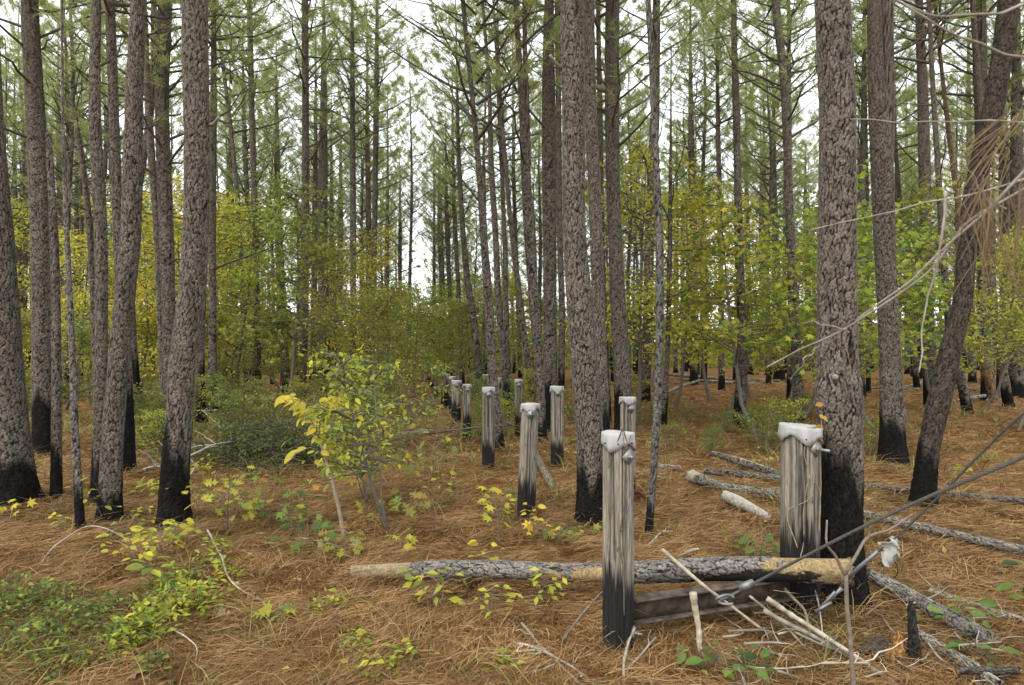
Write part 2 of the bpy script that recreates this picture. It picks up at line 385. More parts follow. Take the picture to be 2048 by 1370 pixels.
def crown_variant(seed, L=7.0, nl=36, R0=2.1, dens=1.0):
    g = np.random.default_rng(seed); wb, fb = MB(), MB(); TP, TD = [], []
    for k in range(nl):
        z = L * (k / nl) ** .9 * .97; az = k * 2.4 + g.normal(0, .4); f = 1 - z / L
        Ln = R0 * (.25 + .85 * f ** .7) * g.uniform(.6, 1.15)
        P, r = limb(g, (0, 0, z), az, g.uniform(.15, .6), Ln, .012 + .022 * f, 6, g.uniform(.1, .4), .035)
        wb.tube(P, r, 4, np.array(TWC) * g.uniform(.8, 1.3), cap=False)
        for q in range(int(8 * dens)):
            t = g.uniform(.3, 1); p = P[0] + 0; x = t * 5; i0 = min(int(x), 4); p = P[i0] + (P[i0 + 1] - P[i0]) * (x - i0)
            Pl, rl = limb(g, p, az + g.normal(0, .9), g.uniform(.0, .8), Ln * g.uniform(.15, .36), .006, 4, .3)
            wb.tube(Pl, rl, 3, TWC, cap=False)
            for u in (.55, .8, 1):
                xx = u * 3; i1 = min(int(xx), 2); pp = Pl[i1] + (Pl[i1 + 1] - Pl[i1]) * (xx - i1)
                TP.append(pp); dd = Pl[-1] - Pl[0]; TD.append(dd / np.linalg.norm(dd))
        TP.append(P[-1]); TD.append((P[-1] - P[-2]) / np.linalg.norm(P[-1] - P[-2]))
    fb.add(*needles_args(g, TP, TD))
    return wb.me('crown_limb', M_TWIG), fb.me('crown', M_NEEDLE, False), L
def needles_args(g, TP, TD):
    V, T, C = needles(g, np.array(TP), np.array(TD), 14, .23, .0125); return V, None, T, C
CROWN = [crown_variant(100 + k, L=(7.5, 8.5, 9, 8)[k], nl=(44, 50, 54, 46)[k], R0=(1.9, 2.3, 2.1, 2.5)[k]) for k in range(4)]

def add_crown(root, local, k, sc, rot):
    c = obj('crown', CROWN[k][1], root, local, kind='stuff'); l = obj('crown_limb', CROWN[k][0], root, local)
    for o in (c, l): o.scale = (sc, sc, sc); o.rotation_euler = (0, 0, rot)

TREES = []
def look(p, c):
    """how one slender trunk differs from its neighbours"""
    dx = p[-1][0] - p[0][0]; mid = p[len(p) // 2][0] - (p[0][0] + p[-1][0]) / 2; toward = (dx < 0) == (p[0][0] > 860)
    th = 'stout' if p[0][2] >= 18 else 'very thin' if p[0][2] < 10 else 'slender'
    le = ('leaning toward' if toward else 'leaning away from') + ' the posts' if abs(dx) > 22 else 'bowed' if abs(mid) > 5 else 'upright'
    f = 'tall black foot' if p[0][1] - c > 36 else 'low black foot' if p[0][1] - c > 18 else 'barely burnt foot'
    return th + ' pine, ' + le + ', ' + f
def pine(pts, label, char_y=None, group=None, crown=True, H=None, nb=0, seed=0, name='pine_tree', by=None, depth=None, stubs=(), cat='tree',
         plate=(.124, .105, .086), broken=False, forks=(), bz=(.25, 1.0), bl=1.6, cw=None, burl=None):
    """pts: (px, py, width px) from the foot up; the trunk stands on the floor where its foot is seen"""
    g = np.random.default_rng(1000 + seed)
    b = G(pts[0][0], by or pts[0][1]) if depth is None else np.array([(pts[0][0] - 1024) / FPX * depth, depth, float(gh((pts[0][0] - 1024) / FPX * depth, depth))])
    d = b[1]; P = [U(p[0], p[1], d) for p in pts]; rr = [p[2] / FPX * d / 2 for p in pts]
    P[0] = b.copy(); P[0][2] -= .05
    if not broken and d > 16:                                     # whole height in view: about twenty metres tall
        H = H or g.uniform(18.5, 24)
        keep = [q for q in range(len(P)) if P[q][2] < .72 * H] or [0, 1]
        P, rr = [P[q] for q in keep], [rr[q] for q in keep]
    ztop = P[-1][2]; r_top = rr[-1]
    if not broken:
        H = H or max(ztop + 5, 13 + g.uniform(0, 4))
        lean = (P[-1] - P[-2]) / max(P[-1][2] - P[-2][2], .1)
        for f in (.35, .7, 1.0):
            z = ztop + (H - ztop) * f
            P.append(P[-1] + lean * (z - P[-1][2]) * (.55 if f < .5 else .2) + np.array([0, 0, (z - P[-1][2]) * (.45 if f < .5 else .8)]))
            P[-1][2] = z; rr.append(max(.012, r_top * (1 - .93 * f)))
    A = np.column_stack([P, rr]); fine = spline(A, 400)
    zv = CAM_H + (HZ + 20) / FPX * d if not broken else 99     # highest point in view
    px = FPX / 2048 * 1024 / d                                   # pixels per metre at 1024 wide
    big = pts[0][2] > 30
    dz = max(.85 / px, .007) if big else max(1.1 / px, .012)
    z = fine[:, 2]; order = np.maximum.accumulate(z + np.arange(400) * 1e-6)
    zs = np.r_[np.arange(order[0], min(zv, order[-1]), dz), np.arange(min(zv, order[-1]), order[-1], .4), order[-1]]
    zs = np.unique(np.round(zs, 5))
    Pf = np.stack([np.interp(zs, order, fine[:, a]) for a in range(3)], -1); Pf[:, 2] = zs
    rf = np.maximum(np.interp(zs, order, fine[:, 3]), .008)
    if burl:                                                      # a swollen, scarred ring
        for (by_, a_, s_) in burl: rf = rf * (1 + a_ * np.exp(-((zs - U(0, by_, d)[2]) / s_) ** 2))
    r0 = rr[min(1, len(rr) - 1)]
    nseg = int(np.clip(2 * np.pi * r0 * px / (.85 if big else 1.2), 10, 120))
    cwid = cw or max(.027 + .06 * r0, 2.6 / px); chh = max(.10 + .14 * r0, 6.5 / px)
    ch = 0
    if char_y is not None: ch = max(.1, U(0, char_y, d)[2] - b[2])
    V, Q, T3, C = bark_tube(Pf - b, rf, nseg, seed + 50, cwid, chh, min(.0105, .07 * r0 + .002), ch, plate=plate, flare=.32 if not broken else .15)
    # younger bark higher up is redder and smoother
    k = sstep(V[:, 2], 3.5, 9)[:, None]; C = C * (1 - k) + (C * .6 + .4 * np.array([.092, .075, .060])) * k
    root = thing(name, b, label, cat, group)
    obj('trunk', mesh('trunk', V, Q, T3, M_BARK, C), root)
    def at(zw): return np.array([np.interp(zw, zs, Pf[:, 0]), np.interp(zw, zs, Pf[:, 1]), zw]) - b, np.interp(zw, zs, rf)
    zhi = min(H if not broken else ztop, zv + 1.5)
    for q in range(nb):
        zw = b[2] + (zhi - b[2]) * (bz[0] + (bz[1] - bz[0]) * (q + g.random()) / nb)
        p, r = at(zw); L = bl * g.uniform(.25, 1.25); az = g.uniform(0, 6.28)
        m_ = MB(); PP, rad = limb(g, p, az, g.uniform(-.05, .8), L * (1.35 if d > 16 else 1), min(r * .32, .022 + .0005 * d), 7, g.uniform(-.15, .35), .035)
        m_.tube(PP, rad + .002, 5, np.array(TWC) * g.uniform(.7, 1.4), cap=False)
        for e in range(g.integers(0, 5)):
            t = g.integers(2, 6); Pl, rl = limb(g, PP[t], az + g.choice([-1, 1]) * g.uniform(.4, 1.1), g.uniform(-.1, .8), L * g.uniform(.15, .45), .006, 5, .2, .06)
            m_.tube(Pl, rl + .001, 3, np.array(TWC) * g.uniform(.8, 1.4), cap=False)
        obj('branch', m_.me('branch', M_TWIG), root)
    for (sx0, sy0, sx1, sy1, sw) in stubs:                        # broken branch stubs seen on the trunk
        p0, p1 = U(sx0, sy0, d) - b, U(sx1, sy1, d) - b; p1[1] -= .15
        S = spline([p0, (p0 + p1) / 2 + (0, 0, -.02), p1], 6); rs = sw / FPX * d / 2
        m_ = MB(); m_.tube(S, rs * np.linspace(1.2, .7, 6), 7, (.22, .19, .16)); obj('branch_stub', m_.me('branch_stub', M_TWIG), root)
    if crown and not broken:
        k = int(g.integers(0, 4)); sc = g.uniform(.8, 1.0) if d < 16 else g.uniform(.44, .56) * H / CROWN[k][2]; p, r = at(H - CROWN[k][2] * sc); add_crown(root, p, k, sc, g.uniform(0, 6.28))
    for F_ in forks:                                              # a second stem splitting off
        A2 = spline([(*U(p[0], p[1], d), p[2] / FPX * d / 2) for p in F_] + [(*(U(F_[-1][0], F_[-1][1], d) + (0.1, .2, 5)), .015)], 90)
        V, Q, T3, C = bark_tube(A2[:, :3] - b, A2[:, 3], max(10, nseg * 2 // 3), seed + 90, cwid, chh, .006, 0, plate=(.118, .098, .078)); obj('fork_stem', mesh('fork_stem', V, Q, T3, M_BARK, C), root)
    TREES.append(b[:2]); return root

# ---- trunks that the photograph shows one by one (foot x, foot y, width ... upwards), left to right
SLIM_L = 'slim pines in the stand beside the brush pile'
pine([(20, 1003, 92), (2, 690, 72), (-12, 450, 62), (-28, 250, 58), (-40, 0, 54)], 'very thick pine with a root spreading out over the straw', 930, seed=1)
pine([(88, 908, 42), (86, 690, 38), (82, 450, 36), (70, 220, 32), (59, 0, 30)], 'tall pine with black burnt foot beside the broken bare snag', 830, seed=2, nb=7, bz=(.45, 1), bl=1.5)
pine([(112, 1002, 21), (113, 860, 18), (107, 450, 15), (97, 268, 11)], 'thin dead snag snapped off at the top', 905, seed=3, broken=True, crown=False, name='snag')
pine([(161, 1063, 16), (152, 900, 14), (144, 690, 11), (133, 450, 9), (128, 330, 7)], 'very thin crooked sapling trunk with burnt foot, alone on the straw', 960, seed=4, H=5.5, crown=False, nb=4, bl=.7, plate=(.14, .125, .108), name='sapling')
pine([(200, 880, 15), (188, 620, 13), (180, 463, 12), (165, 326, 10), (151, 240, 9), (144, 200, 7)], 'thin bent dead pine curving over at the top', 800, seed=5, crown=False, broken=True, nb=6, bl=1.2, bz=(.5, 1))
pine([(194, 1010, 27), (200, 860, 25), (203, 690, 23), (201, 450, 22), (190, 223, 20), (192, 0, 17)], 'pine pressed close beside a leaning pine, foot blackened', 900, seed=6, nb=3, bz=(.6, 1))
pine([(255, 945, 28), (252, 800, 26), (244, 600, 24), (238, 470, 22), (234, 377, 20), (220, 0, 17)], 'pine crossing behind the leaning pine, black foot with pale twigs', 830, seed=7, nb=6, bz=(.5, 1))
pine([(219, 1045, 44), (224, 900, 40), (238, 725, 38), (250, 587, 37), (261, 470, 36), (265, 343, 34), (270, 171, 30), (276, 0, 25)], 'pine leaning over a crossing pine, yellow sprout at its burnt foot', 975, seed=8, stubs=[(278, 128, 291, 118, 5)])
pine([(279, 842, 20), (266, 700, 17), (262, 500, 15), (305, 180, 12), (308, 0, 11)], 'slim pine with wide black foot behind the crossing pines', 760, SLIM_L, seed=9, nb=4)
pine([(340, 885, 30), (338, 656, 26), (333, 470, 27), (324, 206, 25), (330, 0, 25)], 'straight pine standing behind the big leaning pine with burnt foot', 830, seed=10, nb=4, bz=(.6, 1))
pine([(330, 850, 15), (322, 656, 14), (314, 450, 14), (302, 300, 14), (290, 60, 12), (288, 0, 11)], 'slim pine among the crossing pines near the leaning trunk', 790, SLIM_L, seed=11, nb=5)
pine([(345, 1053, 60), (353, 900, 52), (357, 862, 50), (366, 725, 50), (384, 587, 50), (391, 470, 46), (394, 309, 45), (392, 150, 46), (389, 0, 46)],
     'big pine leaning at mid height with tall black scorched foot', 880, seed=12, stubs=[(421, 250, 450, 244, 7)])
pine([(403, 850, 21), (400, 700, 18), (405, 560, 16), (408, 300, 13), (410, 0, 10)], 'slim pine with black foot right behind the big leaning pine', 770, SLIM_L, seed=13, nb=5)
pine([(426, 832, 19), (425, 640, 15), (425, 450, 14), (427, 200, 12), (428, 0, 9)], 'slim straight pine with leafy foot beside the big leaning pine', 780, SLIM_L, seed=14, nb=8)
mid_left = [
    ([(471, 772, 18), (466, 600, 15), (462, 450, 14), (460, 250, 11), (464, 0, 8)], 730),
    ([(493, 793, 10), (486, 640, 9), (479, 450, 9), (462, 260, 8), (438, 60, 7)], 760),
    ([(506, 778, 11), (500, 640, 10), (496, 450, 10), (488, 240, 8), (470, 0, 7)], 750),
    ([(517, 807, 14), (514, 640, 12), (511, 450, 12), (505, 274, 11), (499, 0, 10)], 760),
    ([(575, 786, 19), (568, 690, 17), (558, 470, 15), (540, 200, 12), (530, 0, 11)], 740),
    ([(604, 803, 16), (609, 640, 15), (611, 450, 15), (611, 200, 14), (610, 0, 12)], 770),
    ([(625, 775, 13), (628, 600, 12), (630, 450, 12), (629, 200, 10), (626, 0, 9)], 740),
    ([(651, 788, 22), (648, 660, 22), (645, 450, 20), (647, 250, 16), (640, 130, 11), (639, 0, 10)], 720),
    ([(664, 764, 9), (664, 600, 9), (663, 400, 8), (668, 160, 7), (668, 0, 6)], 740),
    ([(678, 758, 12), (680, 600, 11), (681, 400, 10), (684, 200, 8), (690, 0, 7)], 735),
    ([(704, 798, 16), (706, 640, 12), (706, 450, 12), (705, 200, 10), (707, 0, 8)], 770),
    ([(738, 794, 15), (745, 650, 13), (749, 450, 11), (753, 170, 10), (755, 0, 9)], 760),
    ([(733, 778, 12), (736, 600, 11), (737, 450, 11), (735, 280, 9), (730, 100, 7)], 745),
    ([(773, 756, 9), (774, 600, 9), (775, 450, 8), (778, 300, 6), (780, 100, 5)], 735),
    ([(800, 752, 8), (800, 600, 8), (800, 450, 7), (802, 250, 6), (800, 60, 5)], 735),
    ([(45, 765, 16), (46, 600, 14), (50, 450, 13), (55, 300, 11), (60, 0, 9)], 740),
    ([(130, 768, 14), (128, 600, 13), (122, 450, 12), (118, 300, 10), (110, 60, 8)], 740),
    ([(150, 760, 12), (152, 600, 11), (153, 450, 10), (160, 200, 8), (166, 0, 6)], 740),
    ([(30, 772, 13), (32, 600, 12), (30, 450, 11), (24, 200, 9), (18, 0, 7)], 740)]
for k, (p, c) in enumerate(mid_left):
    pine(p, look(p, c) + ', in the leafy thicket', c, 'slender pines in the thicket beyond the brush pile', seed=100 + k, nb=17, bz=(.3, 1), bl=1.5)
MID = 'slender pines flanking the far end of the post rows'
mid_c = [
    ([(889, 752, 12), (884, 560, 11), (880, 450, 11), (868, 170, 9), (847, 0, 7)], 735),
    ([(962, 790, 19), (948, 650, 15), (935, 560, 13), (925, 450, 11), (897, 120, 8), (881, 0, 6)], 760),
    ([(905, 765, 10), (900, 600, 9), (894, 450, 9), (884, 250, 7), (870, 60, 5)], 745),
    ([(925, 768, 10), (918, 600, 9), (910, 450, 9), (900, 250, 8), (888, 40, 5)], 745),
    ([(1065, 795, 14), (1040, 600, 11), (1022, 450, 10), (1005, 250, 8), (990, 60, 6)], 765),
    ([(1018, 790, 12), (1012, 600, 10), (1008, 450, 9), (998, 200, 8), (985, 0, 6)], 760),
    ([(1041, 770, 10), (1036, 600, 9), (1030, 450, 9), (1018, 200, 7), (1010, 0, 6)], 750)]
for k, (p, c) in enumerate(mid_c):
    pine(p, look(p, c) + ', along the far post rows', c, MID, seed=140 + k, nb=18, bz=(.35, 1), bl=1.5)
pine([(1000, 900, 21), (985, 740, 18), (976, 587, 18), (967, 470, 14), (961, 377, 12), (949, 240, 10), (926, 0, 9)], 'leaning pine close behind a capped post, plain brown foot', 870, seed=30, nb=8, bz=(.45, 1))
pine([(1018, 836, 17), (1005, 700, 14), (997, 600, 13), (990, 450, 12), (983, 343, 11), (978, 170, 8), (965, 0, 6)], 'thin curved pine beside the slightly tilted capped post', 790, seed=31, nb=10, bz=(.45, 1))
pine([(1085, 887, 20), (1077, 725, 19), (1067, 587, 20), (1058, 470, 20), (1052, 343, 19), (1043, 190, 13), (1031, 0, 9)], 'pine forking into two slim stems high up', 840, seed=32, forks=[[(1055, 330, 15), (1054, 230, 12), (1050, 100, 10), (1049, 0, 9)]], nb=6, bz=(.5, 1))
pine([(1104, 866, 24), (1101, 725, 27), (1099, 450, 27), (1097, 200, 26), (1098, 0, 19)], 'straight pine standing behind a clean capped post', 800, seed=33, nb=5, bz=(.5, 1))
pine([(1122, 790, 13), (1124, 640, 13), (1119, 450, 12), (1117, 200, 12), (1115, 0, 11)], 'thin dark pine half hidden by the thick scaly pine', 740, seed=34, nb=4)
pine([(1181, 1049, 52), (1180, 900, 52), (1168, 725, 52), (1158, 587, 50), (1149, 470, 46), (1147, 240, 46), (1144, 0, 46)],
     'thick scaly pine with long black foot, behind the post that stands before the log', 930, seed=35, stubs=[(1126, 138, 1098, 123, 8), (1172, 490, 1178, 483, 8)])
pine([(1208, 945, 33), (1204, 830, 28), (1196, 587, 26), (1190, 400, 25), (1180, 170, 22), (1177, 0, 21)], 'pine hidden close behind the thick scaly pine', 860, seed=36, nb=2, bz=(.7, 1))
pine([(1216, 850, 16), (1208, 640, 14), (1202, 450, 13), (1200, 250, 11), (1196, 0, 9)], 'thin pine wedged behind the thick scaly pines', 790, seed=37, nb=3)
pine([(1247, 868, 35), (1245, 759, 33), (1237, 620, 31), (1229, 450, 28), (1224, 206, 28), (1225, 0, 26)], 'scaly pine with pale broken branch stub behind a capped post', 790, seed=38, nb=2, bz=(.6, 1),
     stubs=[(1212, 180, 1168, 168, 11), (1236, 165, 1256, 140, 7), (1213, 150, 1202, 125, 7), (1212, 500, 1180, 485, 6)])
pine([(1289, 803, 21), (1294, 690, 20), (1300, 450, 19), (1309, 250, 19), (1313, 0, 14)], 'brown pine behind the slim grey barked trunk', 770, seed=39, nb=9, bz=(.5, 1))
pine([(1297, 1068, 15), (1304, 980, 15), (1312, 860, 16), (1318, 725, 16), (1320, 587, 16), (1318, 470, 15), (1311, 300, 13), (1302, 100, 11), (1296, 0, 10)],
     'slim grey mottled trunk with black foot beside the nearest capped post', 1010, seed=40, plate=(.115, .105, .092), name='slim_tree', H=12, crown=False)
pine([(1326, 856, 15), (1335, 700, 10), (1340, 450, 9), (1350, 250, 8), (1357, 120, 6), (1362, 0, 4)], 'dark thin many branched tree behind the slim grey trunk', 810, seed=41, nb=16, bl=1.5, bz=(.3, 1), H=9, crown=False)
mid_r = [
    ([(1351, 746, 9), (1352, 600, 9), (1353, 450, 9), (1355, 250, 7), (1358, 60, 6)], 735),
    ([(1366, 740, 9), (1365, 600, 9), (1366, 450, 8), (1367, 250, 7), (1369, 60, 5)], 735),
    ([(1388, 770, 17), (1387, 600, 15), (1385, 450, 14), (1382, 250, 11), (1380, 60, 8)], 745),
    ([(1403, 736, 7), (1403, 600, 7), (1402, 450, 6), (1404, 250, 5), (1406, 60, 4)], 730),
    ([(1443, 781, 13), (1443, 640, 11), (1440, 450, 10), (1436, 250, 9), (1430, 40, 7)], 760),
    ([(1501, 749, 12), (1498, 600, 11), (1494, 450, 10), (1490, 250, 8), (1488, 60, 6)], 738),
    ([(1523, 743, 9), (1523, 600, 9), (1522, 450, 8), (1524, 250, 7), (1526, 60, 5)], 735),
    ([(1538, 750, 13), (1535, 600, 11), (1530, 450, 10), (1528, 250, 8), (1524, 60, 6)], 738),
    ([(1559, 760, 21), (1556, 640, 18), (1550, 450, 13), (1546, 250, 11), (1540, 60, 8)], 735),
    ([(1618, 742, 13), (1616, 600, 12), (1612, 450, 11), (1608, 250, 9), (1604, 60, 7)], 733),
    ([(1722, 792, 17), (1718, 640, 15), (1722, 450, 14), (1726, 250, 10), (1728, 60, 8)], 765),
    ([(1737, 786, 9), (1736, 640, 8), (1735, 450, 8), (1732, 250, 6), (1730, 60, 5)], 760),
    ([(1815, 748, 10), (1814, 600, 10), (1813, 450, 9), (1810, 250, 7), (1806, 60, 6)], 738),
    ([(1834, 778, 12), (1826, 690, 11), (1815, 560, 10), (1800, 400, 9), (1780, 150, 7)], 755),
    ([(1945, 766, 14), (1944, 640, 13), (1942, 450, 12), (1938, 250, 10), (1930, 60, 8)], 745),
    ([(1578, 800, 10), (1580, 600, 9), (1580, 450, 8), (1579, 270, 8), (1577, 0, 7)], 770)]
for k, (p, c) in enumerate(mid_r):
    pine(p, look(p, c) + ', by the far fallen logs', c, 'slender pines in the stand beyond the far fallen logs', seed=160 + k, nb=17, bz=(.35, 1), bl=1.4)
pine([(1478, 856, 25), (1485, 690, 19), (1478, 500, 17), (1475, 350, 14), (1470, 150, 12), (1467, 0, 10)], 'straight pine with leafy foot, alone on open straw behind the pair of fallen logs', 800, seed=60, nb=11, bz=(.35, 1))
pine([(1598, 862, 21), (1594, 730, 20), (1588, 622, 19), (1580, 450, 17), (1566, 137, 16), (1551, 0, 15)], 'pine rising behind the wide capped post, bending over at the top', 830, seed=61, nb=7, bz=(.5, 1))
pine([(1683, 1206, 84), (1681, 1050, 78), (1681, 900, 77), (1677, 800, 76), (1674, 690, 72), (1675, 470, 69), (1675, 240, 67), (1664, 0, 66)],
     'thick pine with swollen scarred ring, touching the wide capped post', 1000, seed=62, burl=[(800, .10, .12), (770, .06, .06)], stubs=[(1672, 745, 1650, 752, 16)])
pine([(1787, 926, 52), (1783, 800, 43), (1776, 620, 36), (1768, 450, 38), (1762, 300, 40), (1752, 150, 30), (1748, 0, 26)], 'tall pine splitting into twin stems, flared black foot', 850, seed=63, forks=[[(1768, 420, 30), (1774, 250, 26), (1774, 120, 24), (1773, 0, 24)]], nb=3, bz=(.6, 1))
pine([(1862, 815, 25), (1856, 640, 23), (1851, 450, 21), (1846, 206, 20), (1838, 0, 14)], 'pine with level bare branches behind the leaning dark trunk', 770, seed=64, nb=14, bz=(.4, 1), bl=1.7)
pine([(1845, 1017, 44), (1857, 900, 38), (1880, 793, 40), (1903, 690, 37), (1921, 622, 34), (1938, 450, 34), (1957, 343, 37), (1981, 240, 38), (2000, 137, 38), (2019, 0, 38)],
     'dark trunk leaning far to one side, black foot crossed by steel cables', 930, seed=65, plate=(.062, .050, .040))
pine([(1937, 827, 19), (1922, 760, 17), (1905, 690, 15), (1890, 560, 13), (1880, 400, 11), (1862, 100, 8)], 'thin leaning pine beside the dark leaning trunk', 790, seed=66, nb=5)
pine([(1990, 806, 16), (1972, 740, 15), (1950, 655, 13), (1935, 560, 12), (1915, 400, 10), (1890, 200, 8), (1870, 0, 6)], 'thin leaning pine with bare orange brown foot', None, seed=67, nb=5, plate=(.19, .12, .065))
pine([(1976, 800, 24), (1971, 600, 24), (1964, 300, 24), (1958, 0, 22)], 'upright pine behind the top of the dark leaning trunk', 770, seed=68, nb=6, bz=(.5, 1))
pine([(2018, 814, 20), (2005, 740, 17), (1992, 660, 15), (1978, 450, 14), (1960, 200, 11), (1945, 0, 9)], 'leaning pine with black foot past the orange footed pine', 780, seed=69, nb=5)
pine([(2036, 795, 28), (2036, 600, 24), (2034, 300, 22), (2030, 0, 18)], 'upright thick pine outermost past the leaning pines', 770, seed=70, nb=6, bz=(.5, 1))
pine([(2012, 762, 21), (2011, 600, 20), (2008, 300, 16), (2004, 0, 12)], 'upright pine farther back between the leaning pines', 740, seed=71, nb=7, bz=(.5, 1))

# ---- pines deeper in, copied from a few grown ones
PROTO = []
for k in range(6):
    g = np.random.default_rng(300 + k); H = (14.5, 16, 17.5, 15, 18, 13.5)[k]; m = 26
    z = np.linspace(0, H, m); bx = g.normal(0, .15, 2); P = np.stack([bx[0] * np.sin(z / H * 3) + .1 * np.sin(z * .7 + k), bx[1] * np.sin(z / H * 2.5), z - .05], -1)
    r = .16 * (1 - .9 * (z / H) ** 1.2) * g.uniform(.75, 1.1)
    zz = np.linspace(-.05, H, 150); Pf = np.stack([np.interp(zz, P[:, 2], P[:, a]) for a in range(3)], -1); Pf[:, 2] = zz
    V, Q, T3, C = bark_tube(Pf, np.interp(zz, z, r), 12, 500 + k, .1, .2, .007, char=(1.2, .8, 1.6, 1.0, .6, 1.3)[k], flare=.3)
    kk = sstep(V[:, 2], 4, 9)[:, None]; C = C * (1 - kk) + (C * .6 + .4 * np.array([.092, .075, .060])) * kk
    wb = MB()
    for q in range(34):
        zw = g.uniform(.2, .55) * H; p = np.array([np.interp(zw, P[:, 2], P[:, 0]), np.interp(zw, P[:, 2], P[:, 1]), zw]); az = g.uniform(0, 6.28)
        PP, rad = limb(g, p, az, g.uniform(.0, .85), g.uniform(.5, 2.1), .018, 6, g.uniform(-.1, .35), .03); wb.tube(PP, rad + .003, 3, TWC, cap=False)
        for e in range(3):
            Pl, rl = limb(g, PP[int(g.integers(2, 6))], az + g.choice([-1, 1]) * .8, g.uniform(0, .8), g.uniform(.2, .7), .007, 4, .2, .06); wb.tube(Pl, rl + .002, 3, TWC, cap=False)
    PROTO.append((mesh('trunk', V, Q, T3, M_BARK, C), wb.me('dead_branch', M_TWIG), H, P))
def far_pine(x, y, k, s, rot, label, group):
    me, wb, H, P = PROTO[k]
    root = thing('pine_tree', (x, y, float(gh(x, y))), label, 'tree', group)
    root.rotation_euler = (0, 0, rot); root.scale = (s * .82, s * .82, s)
    obj('trunk', me, root); obj('dead_branch', wb, root, kind='stuff')
    zc = H * (.40, .46, .38, .5, .42, .45)[k]; p = (np.interp(zc, P[:, 2], P[:, 0]), np.interp(zc, P[:, 2], P[:, 1]), zc); add_crown(root, p, k % 4, (H - zc) / CROWN[k % 4][2], k)
g = np.random.default_rng(42); placed = [tuple(p) for p in TREES]; cnt = 0
ROW = lambda y: .9 - .155 * y
for tr in range(9000):
    if cnt >= 175: break
    y = math.sqrt(g.uniform(26 ** 2, 82 ** 2)); x = g.uniform(-.84, .84) * y
    if (y < 42 and abs(x - ROW(y)) < 1.6) or any((x - a) ** 2 + (y - b) ** 2 < 2.6 ** 2 for a, b in placed): continue
    placed.append((x, y)); cnt += 1
    side = x > .14 * y
    kf, sf = int(g.integers(0, 6)), g.uniform(1.05, 1.4)
    far_pine(x, y, kf, sf, g.uniform(0, 6.28),
             ('tall' if sf > 1.22 else 'shorter') + ' distant pine, ' + ('high', 'low', 'high', 'low', 'low', 'high')[kf] + ' black foot, ' + ('at the very back' if y > 55 else 'midway back') + (' of the open straw stand' if side else ' of the shrubby thicket'),
             'distant pines on the open straw side' if side else 'distant pines on the shrubby side')

# ------------------------------------------------------------------ understory
def broadleaf(seed, H, spread, nbr, nleaf, kind, size, cols, stems=1, thick=1.0):
    g = np.random.default_rng(seed); wb, fb = MB(), MB(); LP, LD = [], []
    for s_ in range(stems):
        lean = g.normal(0, .12 if stems == 1 else .35, 2)
        t = np.linspace(0, 1, 9)[:, None]; P = np.hstack([lean * H * t, H * t]) + wob(9, .03 * H, seed + s_); P[0] = 0
        wb.tube(P, thick * np.linspace(.018 * H ** .6 + .004, .004, 9), 5, (.13, .115, .095), cap=False)
        for b in range(nbr // stems):
            f = g.uniform(.18, 1) ** .8; i = min(int(f * 8), 7); p = P[i] + (P[i + 1] - P[i]) * (f * 8 - i)
            az = g.uniform(0, 6.28); L = spread * (1.15 - .75 * f) * g.uniform(.5, 1.2)
            Pb, rb = limb(g, p, az, g.uniform(-.1, .55), L, .010 * H ** .4, 6, g.uniform(-.25, .2), .05)
            wb.tube(Pb, rb + .001, 3, (.12, .10, .08), cap=False)
            for q in range(4):
                Pl, rl = limb(g, Pb[int(g.integers(1, 6))], az + g.normal(0, .9), g.uniform(-.25, .4), L * .4, .004, 4, -.05)
                wb.tube(Pl, rl + .001, 3, (.12, .10, .08), cap=False); LP += [Pl[1], Pl[2], Pl[3]]; LD += [Pl[3] - Pl[1]] * 3
            LP += [Pb[3], Pb[4], Pb[5]]; LD += [Pb[5] - Pb[3]] * 3
    LP, LD = np.array(LP), np.array(LD); k = g.integers(0, len(LP), nleaf)
    P = LP[k] + g.normal(0, 1, (nleaf, 3)) * np.array([.09, .09, .05]) * max(spread, .5); D = LD[k] / (np.linalg.norm(LD[k], axis=1)[:, None] + 1e-9) + g.normal(0, .8, (nleaf, 3)); D[:, 2] -= .35
    N = g.normal(0, .5, (nleaf, 3)); N[:, 2] += 1
    shade = pal(g, nleaf, cols, .25); tone = (.8 + .4 * g.random(len(LP)))[k][:, None]
    V, F, C = leaves(kind, P, D, N, size * g.uniform(.6, 1.25, nleaf), shade * tone); fb.add(V, None, F, C)
    return wb.me('stem', M_TWIG), fb.me('foliage', M_LEAF, False)
ULIB = {
    'yel': [broadleaf(600 + k, 6.5, 1.9, 50, 2900, 'flat', .115, YGR + YEL) for k in range(2)],
    'ygr': [broadleaf(610 + k, 5.5, 1.8, 50, 3300, 'flat', .115, YGR + YGR + GRN) for k in range(2)],
    'grn': [broadleaf(620 + k, 5.0, 1.7, 54, 3000, 'flat', .11, GRN + YGR[2:3] + OLV) for k in range(2)],
    'olv': [broadleaf(630 + k, 4.0, 1.7, 50, 3000, 'flat', .10, OLV + OLV + YGR[2:3]) for k in range(2)],
    'shrub': [broadleaf(640 + k, 1.3, .75, 40, 1900, 'flat', .068, (OLV, GRN + OLV, YGR + OLV)[k], stems=5) for k in range(3)],
    'star': [broadleaf(650 + k, 5.5, 2.0, 40, 1450, 'star', .13, YGR + GRN) for k in range(2)],
}
